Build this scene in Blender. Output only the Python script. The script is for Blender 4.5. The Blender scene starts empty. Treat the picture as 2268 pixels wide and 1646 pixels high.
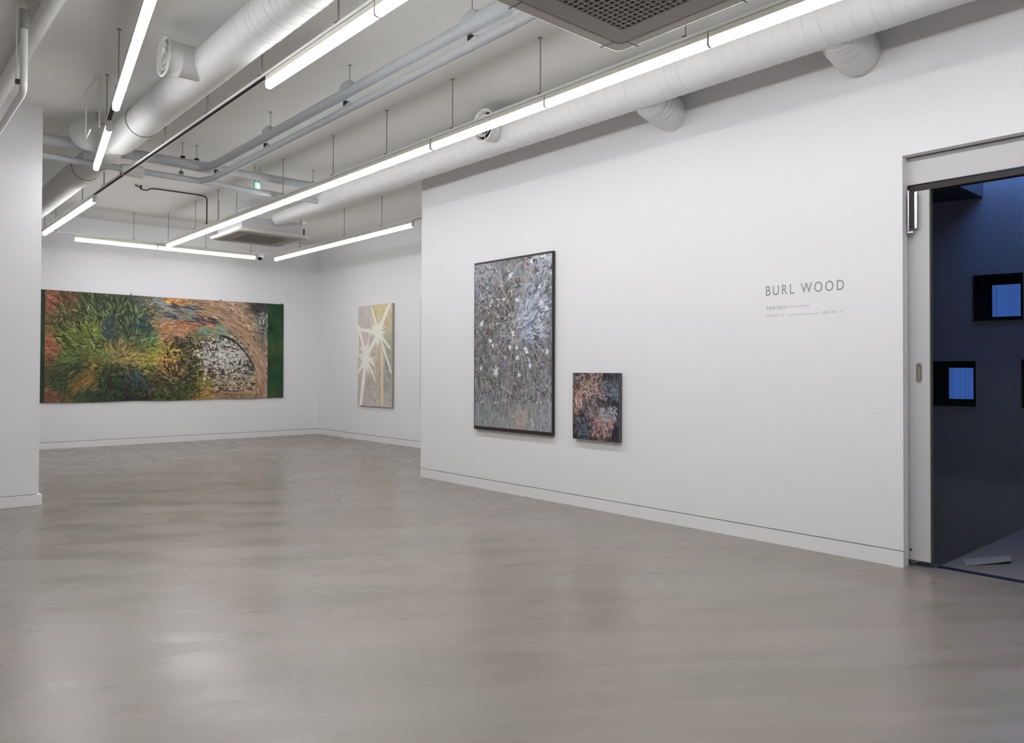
import bpy, math, random
import numpy as np
from mathutils import Vector, Matrix

S = bpy.context.scene
COL = S.collection
random.seed(7)

# ------------------------------------------------------------------ camera
CAM_Z = 1.38
F_PX, W_PX, H_PX = 1684.7, 2268.0, 1646.0
yaw, pitch, roll = math.radians(41.387), math.radians(0.7469), math.radians(0.1934)
Fv = Vector((math.sin(yaw) * math.cos(pitch), math.cos(yaw) * math.cos(pitch), math.sin(pitch)))
R0 = Vector((math.cos(yaw), -math.sin(yaw), 0))
U0 = R0.cross(Fv)
Rv = R0 * math.cos(roll) + U0 * math.sin(roll)
Uv = -R0 * math.sin(roll) + U0 * math.cos(roll)
cd = bpy.data.cameras.new('camera')
cam = bpy.data.objects.new('camera', cd)
COL.objects.link(cam)
cd.sensor_fit = 'HORIZONTAL'
cd.sensor_width = 36.0
cd.lens = F_PX / W_PX * 36.0
cd.shift_y = -(H_PX / 2 - 798.13) / W_PX
cd.clip_start = 0.05
m = Matrix((Rv, Uv, -Fv)).transposed().to_4x4()
m.translation = Vector((0, 0, CAM_Z))
cam.matrix_world = m
S.camera = cam

# ------------------------------------------------------------------ view
S.view_settings.view_transform = 'Standard'
S.view_settings.look = 'None'
S.view_settings.exposure = 0.0
S.view_settings.gamma = 1.0
S.view_settings.use_curve_mapping = False

# ------------------------------------------------------------------ materials
def lin(c):
    return tuple((x / 12.92 if x <= 0.04045 else ((x + 0.055) / 1.055) ** 2.4) for x in c)

def new_mat(name):
    mt = bpy.data.materials.new(name)
    mt.use_nodes = True
    nt = mt.node_tree
    b = nt.nodes['Principled BSDF']
    return mt, nt, b

def mat(name, srgb, rough=0.6, metal=0.0, bump=0.0, bscale=60.0, var=0.0, vscale=3.0, spec=0.5):
    mt, nt, b = new_mat(name)
    c = lin(srgb)
    b.inputs['Base Color'].default_value = (*c, 1)
    b.inputs['Roughness'].default_value = rough
    b.inputs['Metallic'].default_value = metal
    b.inputs['Specular IOR Level'].default_value = spec
    tc = nt.nodes.new('ShaderNodeTexCoord')
    if var > 0:
        n = nt.nodes.new('ShaderNodeTexNoise')
        n.inputs['Scale'].default_value = vscale
        n.inputs['Detail'].default_value = 5
        nt.links.new(tc.outputs['Object'], n.inputs['Vector'])
        mx = nt.nodes.new('ShaderNodeMix')
        mx.data_type = 'RGBA'
        mx.inputs['A'].default_value = (*[x * (1 - var) for x in c], 1)
        mx.inputs['B'].default_value = (*[min(1, x * (1 + var)) for x in c], 1)
        nt.links.new(n.outputs['Fac'], mx.inputs['Factor'])
        nt.links.new(mx.outputs['Result'], b.inputs['Base Color'])
    if bump > 0:
        n2 = nt.nodes.new('ShaderNodeTexNoise')
        n2.inputs['Scale'].default_value = bscale
        n2.inputs['Detail'].default_value = 3
        nt.links.new(tc.outputs['Object'], n2.inputs['Vector'])
        bp = nt.nodes.new('ShaderNodeBump')
        bp.inputs['Strength'].default_value = bump
        bp.inputs['Distance'].default_value = 0.01
        nt.links.new(n2.outputs['Fac'], bp.inputs['Height'])
        nt.links.new(bp.outputs['Normal'], b.inputs['Normal'])
    return mt

def emit_mat(name, rgb, strength):
    mt, nt, b = new_mat(name)
    b.inputs['Base Color'].default_value = (0.9, 0.9, 0.9, 1)
    b.inputs['Emission Color'].default_value = (*rgb, 1)
    b.inputs['Emission Strength'].default_value = strength
    return mt

M = {}
M['wall'] = mat('white_wall_paint', (0.955, 0.953, 0.960), 0.75, bump=0.10, bscale=90, var=0.012, vscale=2)
M['ceiling'] = mat('ceiling_paint', (0.90, 0.895, 0.885), 0.85, bump=0.18, bscale=45, var=0.02, vscale=1.5)
M['base'] = mat('baseboard_paint', (0.955, 0.953, 0.960), 0.5, var=0.01)
M['gap'] = mat('shadow_gap_grey', (0.42, 0.41, 0.42), 0.9, var=0.05)
M['duct'] = mat('white_duct_wrap', (0.90, 0.90, 0.895), 0.55, bump=0.35, bscale=24, var=0.02, vscale=6)
M['duct_line'] = mat('duct_joint_grey', (0.33, 0.32, 0.31), 0.8, var=0.05)
M['pipe'] = mat('grey_pipe_wrap', (0.78, 0.795, 0.81), 0.5, bump=0.5, bscale=30, var=0.05, vscale=10)
M['white_metal'] = mat('white_enamel', (0.90, 0.90, 0.89), 0.35, var=0.01)
M['off_white'] = mat('aged_white_enamel', (0.86, 0.85, 0.80), 0.4, var=0.02)
M['slot'] = mat('dark_channel', (0.20, 0.17, 0.17), 0.6, var=0.1)
M['rod'] = mat('painted_rod', (0.62, 0.62, 0.60), 0.5, var=0.05)
M['clamp'] = mat('dark_clamp', (0.22, 0.21, 0.20), 0.5, metal=0.4, var=0.1)
M['ac_panel'] = mat('air_conditioner_panel', (0.80, 0.79, 0.76), 0.45, var=0.02)
M['ac_dark'] = mat('air_conditioner_inside', (0.10, 0.09, 0.08), 0.8, var=0.1)
M['ac_grille'] = mat('air_conditioner_grille', (0.66, 0.65, 0.62), 0.5, var=0.03)
M['ac_body'] = mat('air_conditioner_casing', (0.76, 0.76, 0.76), 0.4, metal=0.1, var=0.02)
M['frame'] = mat('dark_walnut_frame', (0.20, 0.165, 0.155), 0.45, var=0.35, vscale=14, bump=0.2)
M['canvas_dark'] = mat('dark_canvas_edge', (0.33, 0.335, 0.33), 0.7, var=0.15, vscale=20)
M['canvas_pale'] = mat('pale_canvas_edge', (0.63, 0.63, 0.58), 0.7, var=0.12, vscale=12)
M['door'] = mat('grey_door_paint', (0.80, 0.80, 0.81), 0.45, bump=0.05, bscale=80, var=0.02)
M['door_edge'] = mat('door_edge_strip', (0.42, 0.41, 0.37), 0.5, var=0.06)
M['header'] = mat('header_paint', (0.83, 0.82, 0.825), 0.5, var=0.01)
M['chrome'] = mat('brushed_steel', (0.82, 0.81, 0.82), 0.22, metal=1.0, var=0.02)
M['nickel'] = mat('satin_nickel', (0.70, 0.67, 0.63), 0.35, metal=0.7, var=0.05)
M['black'] = mat('black_frame', (0.035, 0.035, 0.045), 0.5, var=0.1)
M['track'] = mat('dark_floor_track', (0.10, 0.11, 0.17), 0.45, metal=0.3, var=0.1)
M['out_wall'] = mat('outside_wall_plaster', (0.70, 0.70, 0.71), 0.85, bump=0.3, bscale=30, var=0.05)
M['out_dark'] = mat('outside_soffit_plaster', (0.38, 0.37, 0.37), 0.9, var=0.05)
M['out_floor'] = mat('landing_concrete', (0.50, 0.475, 0.46), 0.6, bump=0.2, bscale=40, var=0.08, vscale=2)
M['letters'] = mat('grey_vinyl_lettering', (0.60, 0.60, 0.63), 0.5, var=0.02)
M['letters_pale'] = mat('pale_vinyl_lettering', (0.74, 0.74, 0.76), 0.5, var=0.02)
M['tube'] = emit_mat('lit_led_diffuser', (0.972, 0.980, 1.0), 19.0)
def diffuser_nodes(mt, k=1.0):
    # the LEDs behind the diffuser shine downward: its underside is brighter than its flanks
    nt = mt.node_tree; b = nt.nodes['Principled BSDF']
    g = nt.nodes.new('ShaderNodeNewGeometry'); sp = nt.nodes.new('ShaderNodeSeparateXYZ')
    nt.links.new(g.outputs['Normal'], sp.inputs['Vector'])
    mr = nt.nodes.new('ShaderNodeMapRange')
    mr.inputs['From Min'].default_value = 0.0; mr.inputs['From Max'].default_value = -1.0
    mr.inputs['To Min'].default_value = 9.6 * k; mr.inputs['To Max'].default_value = 56.0 * k
    nt.links.new(sp.outputs['Z'], mr.inputs['Value'])
    nt.links.new(mr.outputs['Result'], b.inputs['Emission Strength'])
diffuser_nodes(M['tube'])
M['tube_far'] = emit_mat('lit_led_diffuser_far_rows', (0.972, 0.980, 1.0), 12.0)
diffuser_nodes(M['tube_far'], 0.58)
M['green'] = emit_mat('green_exit_panel', (0.05, 0.55, 0.38), 1.1)
M['black_gloss'] = mat('dark_dome', (0.04, 0.04, 0.05), 0.08, var=0.05)
M['leaflet'] = mat('grey_paper', (0.60, 0.61, 0.62), 0.8, var=0.05)

def floor_mat():
    mt, nt, b = new_mat('polished_concrete')
    tc = nt.nodes.new('ShaderNodeTexCoord')
    mp = nt.nodes.new('ShaderNodeMapping')
    mp.vector_type = 'TEXTURE'
    mp.inputs['Scale'].default_value = (2.2, 0.75, 1)
    mp.inputs['Rotation'].default_value = (0, 0, -0.55)
    nt.links.new(tc.outputs['Object'], mp.inputs['Vector'])
    def noise(scale, detail, dist=0.0, src=mp):
        n = nt.nodes.new('ShaderNodeTexNoise')
        n.inputs['Scale'].default_value = scale
        n.inputs['Detail'].default_value = detail
        n.inputs['Distortion'].default_value = dist
        nt.links.new(src.outputs[0] if src is mp else src.outputs['Object'], n.inputs['Vector'])
        return n
    n1 = noise(0.9, 3, 0.0)
    n2 = noise(2.3, 3, 0.0)
    n3 = noise(90, 4, 0.0, tc)
    cr = nt.nodes.new('ShaderNodeValToRGB')
    e = cr.color_ramp.elements
    e[0].position = 0.25; e[0].color = (*lin((0.498, 0.468, 0.425)), 1)
    e[1].position = 0.78; e[1].color = (*lin((0.600, 0.575, 0.543)), 1)
    mid = cr.color_ramp.elements.new(0.5); mid.color = (*lin((0.552, 0.524, 0.486)), 1)
    add = nt.nodes.new('ShaderNodeMath'); add.operation = 'MULTIPLY_ADD'
    nt.links.new(n2.outputs['Fac'], add.inputs[0]); add.inputs[1].default_value = 0.45
    sc = nt.nodes.new('ShaderNodeMath'); sc.operation = 'MULTIPLY'
    nt.links.new(n1.outputs['Fac'], sc.inputs[0]); sc.inputs[1].default_value = 0.58
    nt.links.new(sc.outputs[0], add.inputs[2])
    nt.links.new(add.outputs[0], cr.inputs['Fac'])
    # pale flecks
    mx = nt.nodes.new('ShaderNodeMix'); mx.data_type = 'RGBA'; mx.blend_type = 'OVERLAY'
    mx.inputs['Factor'].default_value = 0.07
    nt.links.new(cr.outputs['Color'], mx.inputs['A'])
    nt.links.new(n3.outputs['Color'], mx.inputs['B'])
    bw = nt.nodes.new('ShaderNodeRGBToBW')
    nt.links.new(n3.outputs['Color'], bw.inputs['Color'])
    nt.links.new(bw.outputs['Val'], mx.inputs['B'])
    # faint pinkish and greenish clouds in the screed
    n4 = noise(1.3, 4, 0.0, tc)
    ct = nt.nodes.new('ShaderNodeValToRGB')
    ct.color_ramp.elements[0].position = .35; ct.color_ramp.elements[0].color = (.47, .50, .47, 1)
    ct.color_ramp.elements[1].position = .65; ct.color_ramp.elements[1].color = (.53, .49, .495, 1)
    nt.links.new(n4.outputs['Fac'], ct.inputs['Fac'])
    m4 = nt.nodes.new('ShaderNodeMix'); m4.data_type = 'RGBA'; m4.blend_type = 'OVERLAY'; m4.inputs['Factor'].default_value = .6
    nt.links.new(mx.outputs['Result'], m4.inputs['A']); nt.links.new(ct.outputs['Color'], m4.inputs['B'])
    # fine trowel streaks
    mp2 = nt.nodes.new('ShaderNodeMapping'); mp2.vector_type = 'TEXTURE'
    mp2.inputs['Scale'].default_value = (1.6, .16, 1); mp2.inputs['Rotation'].default_value = (0, 0, -0.62)
    nt.links.new(tc.outputs['Object'], mp2.inputs['Vector'])
    n5 = nt.nodes.new('ShaderNodeTexNoise'); n5.inputs['Scale'].default_value = 1.4; n5.inputs['Detail'].default_value = 5
    nt.links.new(mp2.outputs[0], n5.inputs['Vector'])
    m5 = nt.nodes.new('ShaderNodeMix'); m5.data_type = 'RGBA'; m5.blend_type = 'OVERLAY'; m5.inputs['Factor'].default_value = .16
    b5 = nt.nodes.new('ShaderNodeRGBToBW'); nt.links.new(n5.outputs['Color'], b5.inputs['Color'])
    nt.links.new(m4.outputs['Result'], m5.inputs['A']); nt.links.new(b5.outputs['Val'], m5.inputs['B'])
    nt.links.new(m5.outputs['Result'], b.inputs['Base Color'])
    rr = nt.nodes.new('ShaderNodeMapRange')
    rr.inputs['From Min'].default_value = 0.3; rr.inputs['From Max'].default_value = 0.7
    rr.inputs['To Min'].default_value = 0.22; rr.inputs['To Max'].default_value = 0.34
    nt.links.new(n2.outputs['Fac'], rr.inputs['Value'])
    nt.links.new(rr.outputs['Result'], b.inputs['Roughness'])
    b.inputs['Specular IOR Level'].default_value = 0.55
    return mt
M['floor'] = floor_mat()

def glass_mat():
    mt, nt, b = new_mat('window_glass')
    b.inputs['Base Color'].default_value = (0.02, 0.03, 0.05, 1)
    b.inputs['Roughness'].default_value = 0.25
    b.inputs['Emission Strength'].default_value = 0.75  # blue dusk glow is emitted by the pane itself
    tc = nt.nodes.new('ShaderNodeTexCoord')
    n = nt.nodes.new('ShaderNodeTexNoise'); n.inputs['Scale'].default_value = 4
    nt.links.new(tc.outputs['Object'], n.inputs['Vector'])
    w = nt.nodes.new('ShaderNodeTexBrick'); w.inputs['Scale'].default_value = 9
    w.inputs['Color1'].default_value = (*lin((0.24, 0.36, 0.66)), 1)
    w.inputs['Color2'].default_value = (*lin((0.22, 0.40, 0.70)), 1)
    w.inputs['Mortar'].default_value = (*lin((0.21, 0.33, 0.60)), 1)
    nt.links.new(tc.outputs['Object'], w.inputs['Vector'])
    nt.links.new(w.outputs['Color'], b.inputs['Emission Color'])
    return mt
M['pane'] = glass_mat()

# ------------------------------------------------------------------ mesh helpers
class MB:
    def __init__(self):
        self.v = []; self.f = []; self.sm = []
    def add(self, vs, fs, smooth=False):
        o = len(self.v)
        self.v += [tuple(p) for p in vs]
        self.f += [tuple(i + o for i in f) for f in fs]
        self.sm += [smooth] * len(fs)
        return self
    def box(self, x0, y0, z0, x1, y1, z1):
        x0, x1 = sorted((x0, x1)); y0, y1 = sorted((y0, y1)); z0, z1 = sorted((z0, z1))
        v = [(x0, y0, z0), (x1, y0, z0), (x1, y1, z0), (x0, y1, z0), (x0, y0, z1), (x1, y0, z1), (x1, y1, z1), (x0, y1, z1)]
        f = [(3, 2, 1, 0), (4, 5, 6, 7), (0, 1, 5, 4), (1, 2, 6, 5), (2, 3, 7, 6), (3, 0, 4, 7)]
        return self.add(v, f)
    def prism(self, prof, a, b, up=(0, 0, 1)):
        """extrude closed 2-D profile (side, up) from point a to point b"""
        a = Vector(a); b = Vector(b); d = (b - a).normalized()
        u = Vector(up); s = d.cross(u).normalized(); u = s.cross(d)
        n = len(prof)
        vs = [a + s * p[0] + u * p[1] for p in prof] + [b + s * p[0] + u * p[1] for p in prof]
        fs = [(i, (i + 1) % n, n + (i + 1) % n, n + i) for i in range(n)]
        fs += [tuple(range(n - 1, -1, -1)), tuple(range(n, 2 * n))]
        return self.add(vs, fs)
    def tube(self, pts, rad, seg=24, caps=True, smooth=True, sq=1.0):
        """swept tube through pts; rad float or list"""
        P = [Vector(p) for p in pts]
        if not isinstance(rad, (list, tuple)): rad = [rad] * len(P)
        vs = []; fs = []
        d0 = (P[1] - P[0]).normalized()
        ref = Vector((0, 0, 1)) if abs(d0.z) < 0.9 else Vector((1, 0, 0))
        s = d0.cross(ref).normalized()
        for i, p in enumerate(P):
            if i == 0: d = (P[1] - P[0])
            elif i == len(P) - 1: d = (P[-1] - P[-2])
            else:
                d = (P[i + 1] - P[i]).normalized() + (P[i] - P[i - 1]).normalized()
            if d.length < 1e-9: d = d0
            d = d.normalized()
            s = (s - d * s.dot(d)).normalized()
            u = s.cross(d)
            for k in range(seg):
                a = 2 * math.pi * k / seg
                vs.append(p + s * (math.cos(a) * rad[i]) + u * (math.sin(a) * rad[i] * sq))
        n = len(P)
        for i in range(n - 1):
            for k in range(seg):
                k2 = (k + 1) % seg
                fs.append((i * seg + k, i * seg + k2, (i + 1) * seg + k2, (i + 1) * seg + k))
        self.add(vs, fs, smooth)
        if caps:
            o = len(vs)
            self.add(vs[:seg], [tuple(range(seg))], False)
            self.add(vs[-seg:], [tuple(range(seg - 1, -1, -1))], False)
        return self
    def lathe(self, c, prof, seg=40):
        """surface of revolution about the X axis through c; prof = [(x offset, radius)]"""
        vs = []; n = len(prof)
        for (x, r) in prof:
            for k in range(seg):
                a = 2 * math.pi * k / seg
                vs.append((c[0] + x, c[1] + r * math.cos(a), c[2] + r * math.sin(a)))
        fs = [(i * seg + k, i * seg + (k + 1) % seg, (i + 1) * seg + (k + 1) % seg, (i + 1) * seg + k) for i in range(n - 1) for k in range(seg)]
        return self.add(vs, fs, True)
    def build(self, name, mt, parent=None, bevel=0.0, origin=None):
        me = bpy.data.meshes.new(name)
        vs = self.v
        if origin is not None:
            vs = [(p[0] - origin[0], p[1] - origin[1], p[2] - origin[2]) for p in vs]
        me.from_pydata(vs, [], self.f)
        me.polygons.foreach_set('use_smooth', self.sm)
        me.materials.append(mt)
        me.update()
        import bmesh
        bm = bmesh.new(); bm.from_mesh(me)
        bmesh.ops.recalc_face_normals(bm, faces=bm.faces)
        bm.to_mesh(me); bm.free()
        o = bpy.data.objects.new(name, me)
        COL.objects.link(o)
        if origin is not None: o.location = origin
        if parent is not None:
            o.parent = parent
            off = Vector((0, 0, 0)); q = parent
            while q is not None:
                off += q.location; q = q.parent
            if origin is None and off.length > 0:
                for vtx in me.vertices: vtx.co -= off
        if bevel > 0:
            bv = o.modifiers.new('bevel', 'BEVEL'); bv.width = bevel; bv.segments = 2
            bv.limit_method = 'ANGLE'
        return o

def tag(o, label=None, cat=None, group=None, kind=None):
    if label: o['label'] = label
    if cat: o['category'] = cat
    if group: o['group'] = group
    if kind: o['kind'] = kind
    return o

def empty(name, loc, label, cat, group=None, kind=None):
    o = bpy.data.objects.new(name, None)
    o.empty_display_size = 0.1
    o.location = loc
    COL.objects.link(o)
    return tag(o, label, cat, group, kind)

def arc_pts(a, b, c, n=10, t=0.35):
    """path a-b-c with rounded corner at b"""
    a, b, c = Vector(a), Vector(b), Vector(c)
    p = b + (a - b) * t; q = b + (c - b) * t
    out = [a]
    for i in range(n + 1):
        k = i / n
        out.append(p * (1 - k) ** 2 + b * 2 * k * (1 - k) + q * k ** 2)
    out.append(c)
    return out

def ring_path(p0, p1, r, pitch, ridge=0.004, wide=0.006, r1=None):
    """points and radii of a straight duct with thin wrap ridges"""
    p0 = Vector(p0); p1 = Vector(p1); L = (p1 - p0).length; d = (p1 - p0) / L
    if r1 is None: r1 = r
    rr = random.Random(int(L * 1000) + int(r * 1000))
    pts = [p0]; rad = [r]
    s = pitch * 0.5
    while s < L - pitch * 0.4:
        rb = r + (r1 - r) * s / L
        h = ridge * rr.uniform(0.3, 1.1)
        for ds, k in ((-wide * 2, 0), (-wide / 2, 0), (0, 1), (wide / 2, 0.05), (wide * 2, 0)):
            pts.append(p0 + d * (s + ds)); rad.append(rb + h * k)
        s += pitch * rr.uniform(0.8, 1.2)
    pts.append(p1); rad.append(r1)
    return pts, rad

# ------------------------------------------------------------------ dimensions
ZC = 4.04
XR, XT = 5.617, 0.083         # right wall face, skin thickness
XA = 7.677                    # alcove wall
YB = 15.035                   # back wall
YE = 8.15                     # far end of right wall
YD = 2.202                    # door jamb
YL, XL1 = 8.935, 1.507        # left wall face and end
XW0, YW0 = -4.0, -4.0
ZG, ZB = 0.118, 0.108         # shadow gap top, baseboard top

def struct(name, mb, mt, label, bevel=0):
    o = mb.build(name, mt, None, bevel)
    return tag(o, label, None, None, 'structure')

# floor & ceiling
struct('floor', MB().box(XW0 - .2, YW0 - .2, -0.15, 5.80, YB + .2, 0).box(5.80, 8.0, -0.15, XA + .2, YB + .2, 0), M['floor'], 'grey polished concrete gallery floor')
struct('ceiling', MB().box(XW0 - .2, YW0 - .2, ZC, XA + .2, YB + .2, ZC + .2), M['ceiling'], 'light grey painted ceiling')
# thin plaster joint lines on the ceiling near the back walls
tr = MB().box(1.2, 14.125, ZC - .006, 7.0, 14.150, ZC + .02).box(7.0, 8.3, ZC - .006, 7.025, 14.15, ZC + .02)
struct('trim_1', tr, M['white_metal'], 'thin pale joint line running round the far ceiling')

# right wall: front skin with recess at floor level
mb = MB().box(XR, YD, ZG, XR + XT, YE, ZC).box(XR + .02, YD, 0, XR + XT, YE, ZG)
mb.box(XR, YW0, 2.906, XR + XT, YD, ZC)
mb.box(XR + .17, YD, 0, XR + .28, 8.0, ZC).box(XR + .17, YW0, 2.906, XR + .28, YD, ZC)
mb.box(XR + XT, 3.4, 0, XR + .17, YE - .001, ZC)
struct('wall_right', mb, M['wall'], 'long white gallery wall on the right')
struct('baseboard_right', MB().box(XR - .002, YD, 0, XR + .02, YE, ZB), M['base'], 'white baseboard under the right wall')
# alcove return + alcove wall
struct('wall_return', MB().box(XR + .28, YE - .151, 0, XA + .2, YE - .001, ZC), M['wall'], 'white return wall behind the far end of the right wall')
struct('wall_alcove', MB().box(XA, YE - .001, ZG, XA + .2, YB, ZC).box(XA + .02, YE - .001, 0, XA + .2, YB, ZG), M['wall'], 'white wall set back beyond the right wall')
struct('baseboard_alcove', MB().box(XA - .002, YE + .01, 0, XA + .02, YB - .0, ZB), M['base'], 'white baseboard under the set back wall')
struct('wall_back', MB().box(XW0, YB, ZG, XA + .2, YB + .2, ZC).box(XW0, YB + .02, 0, XA + .2, YB + .2, ZG), M['wall'], 'white back wall of the gallery')
struct('baseboard_back', MB().box(XW0, YB - .002, 0, XA - .003, YB + .02, ZB), M['base'], 'white baseboard under the back wall')
struct('wall_left', MB().box(XW0, YL, ZG, XL1, YL + .22, ZC).box(XW0, YL + .02, 0, XL1 - .02, YL + .20, ZG), M['wall'], 'white wall end at the left edge')
bl = MB().box(XW0, YL - .012, 0, XL1 + .028, YL + .02, ZB).box(XL1 - .02, YL + .02, 0, XL1 + .028, YL + .232, ZB)
struct('baseboard_left', bl, M['base'], 'white baseboard round the left wall end', 0.003)
# unseen enclosure of the same room
struct('wall_near', MB().box(XW0 - .2, YW0 - .2, 0, XR + .28, YW0, ZC), M['wall'], 'white wall behind the viewpoint')
struct('wall_side', MB().box(XW0 - .2, YW0, 0, XW0, YB + .2, ZC), M['wall'], 'white wall on the far left side')

# ------------------------------------------------------------------ door
dr = empty('door_1', (XR + .12, 2.06, 0), 'grey sliding door pulled back into the right wall', 'door', None, 'structure')
DX = XR + .100
d = MB().box(DX, 2.062, .045, DX + .045, 3.2, 2.705)
leaf = d.build('door_panel', M['door'], dr)
MB().box(DX + .001, 2.056, .045, DX + .044, 2.062, 2.705).build('edge_strip', M['door_edge'], dr)
# recessed pull
def pill(y0, y1, z0, z1, x0, x1, n=8):
    r = (y1 - y0) / 2; cy = (y0 + y1) / 2
    pr = []
    for i in range(n + 1):
        a = math.pi * i / n
        pr.append((cy + r * math.cos(a), z1 - r + r * math.sin(a)))
    for i in range(n + 1):
        a = math.pi + math.pi * i / n
        pr.append((cy + r * math.cos(a), z0 + r + r * math.sin(a)))
    vs = [(x0, p[0], p[1]) for p in pr] + [(x1, p[0], p[1]) for p in pr]
    k = len(pr)
    return vs, [tuple(range(k)), tuple(range(2 * k - 1, k - 1, -1))] + [(i, (i + 1) % k, k + (i + 1) % k, k + i) for i in range(k)]
hp = MB().add(*pill(2.113, 2.153, 1.300, 1.445, DX - .003, DX + .001)).build('pull_plate', M['nickel'], dr)
MB().add(*pill(2.122, 2.144, 1.318, 1.427, DX - .0045, DX - .002)).build('pull_recess', M['slot'], hp)
MB().add(*pill(2.124, 2.140, 1.322, 1.420, DX - .0055, DX - .003)).build('pull_cup', M['nickel'], hp)
# header board with guide track
hd = MB().box(XR + XT, YW0, 2.708, XR + XT + .015, YD + .1, 2.900)
hd.build('header_board', M['header'], dr)
MB().box(XR + XT + .015, YW0, 2.66, XR + .17, YD + .05, 2.706).build('guide_rail', M['slot'], dr)
# jamb reveal screws
MB().tube([(DX - .001, 2.190, .115), (DX - .004, 2.190, .115)], .008, 10).build('stop_screw', M['slot'], dr)
# steel stop bracket near the top of the leaf
cl = empty('door_bracket', (XR + .08, 2.15, 2.38), 'polished steel double plate bracket at the top of the sliding door', 'door bracket')
MB().box(XR + .050, 2.178, 2.375, XR + .060, 2.190, 2.665).build('front_plate', M['chrome'], cl, .001)
MB().box(XR + .062, 2.130, 2.392, XR + .084, 2.146, 2.652).build('rear_plate', M['chrome'], cl, .001)
MB().box(XR + .060, 2.146, 2.390, XR + .066, 2.186, 2.655).build('web', M['slot'], cl)
MB().box(XR + .045, 2.150, 2.360, XR + .082, 2.200, 2.372).build('foot', M['chrome'], cl, .001)
MB().box(XR + .084, 2.134, 2.41, XR + .100, 2.142, 2.63).build('mount', M['slot'], cl)
struct('trim_2', MB().box(5.803, YW0, -.02, 5.897, YD + .2, -.004).box(5.800, YW0, -.15, 5.803, YD + .2, .001).box(5.803, YW0, -.15, 5.897, YD + .2, -.02), M['track'], 'dark sliding door track sunk in the floor')

# ------------------------------------------------------------------ outside
a = math.radians(41.387 - 51.05)
dW = Vector((math.sin(a), math.cos(a), 0)); nW = Vector((math.cos(a), -math.sin(a), 0))
PW = Vector((10.87, 3.28, 0))
def wpt(s, z, dep=0.0):   # point on the outside wall, dep > 0 is into the wall
    return PW + dW * s + nW * dep + Vector((0, 0, z))
# window openings  (s0, s1, z0, z1)
wins = [(0.605, 1.12, 2.036, 2.602, 'a'), (-0.415 - .0, 0.107, 2.030, 2.606, 'b'), (0.093, 0.604, 0.938, 1.511, 'c'), (-0.93, -0.402, 0.940, 1.530, 'd'), (0.600, 1.1, -0.162, 0.449, 'e')]
wins[0] = (0.575, 1.10, 2.036, 2.602, 'a')
wins[4] = (0.576, 1.10, -0.162, 0.449, 'e')
def wall_with_holes(s0, s1, z0, z1, holes, thick):
    ss = sorted(set([s0, s1] + [h[0] for h in holes] + [h[1] for h in holes]))
    zs = sorted(set([z0, z1] + [h[2] for h in holes] + [h[3] for h in holes]))
    mb = MB()
    for i in range(len(ss) - 1):
        for j in range(len(zs) - 1):
            cs, cz = (ss[i] + ss[i + 1]) / 2, (zs[j] + zs[j + 1]) / 2
            if any(h[0] < cs < h[1] and h[2] < cz < h[3] for h in holes): continue
            mb.add([wpt(ss[i], zs[j]), wpt(ss[i + 1], zs[j]), wpt(ss[i + 1], zs[j + 1]), wpt(ss[i], zs[j + 1])], [(0, 1, 2, 3)])
            mb.add([wpt(ss[i], zs[j], thick), wpt(ss[i + 1], zs[j], thick), wpt(ss[i + 1], zs[j + 1], thick), wpt(ss[i], zs[j + 1], thick)], [(0, 1, 2, 3)])
    for h in holes:
        c = [(h[0], h[2]), (h[1], h[2]), (h[1], h[3]), (h[0], h[3])]
        for k in range(4):
            p, q = c[k], c[(k + 1) % 4]
            mb.add([wpt(p[0], p[1]), wpt(q[0], q[1]), wpt(q[0], q[1], thick), wpt(p[0], p[1], thick)], [(0, 1, 2, 3)])
    return mb
struct('wall_outside', wall_with_holes(-6.5, 3.6, -3.0, 4.75, wins, 0.30), M['out_wall'], 'dim blue lit wall seen through the doorway')
wl = {'a': 'dark sliver of window high beside the door edge', 'b': 'upper black framed window glowing blue in the outside wall', 'c': 'lower black framed window glowing blue beside the door edge',
      'd': 'dark window cut by the right edge of the view', 'e': 'dark sliver of window low beside the door edge'}
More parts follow.
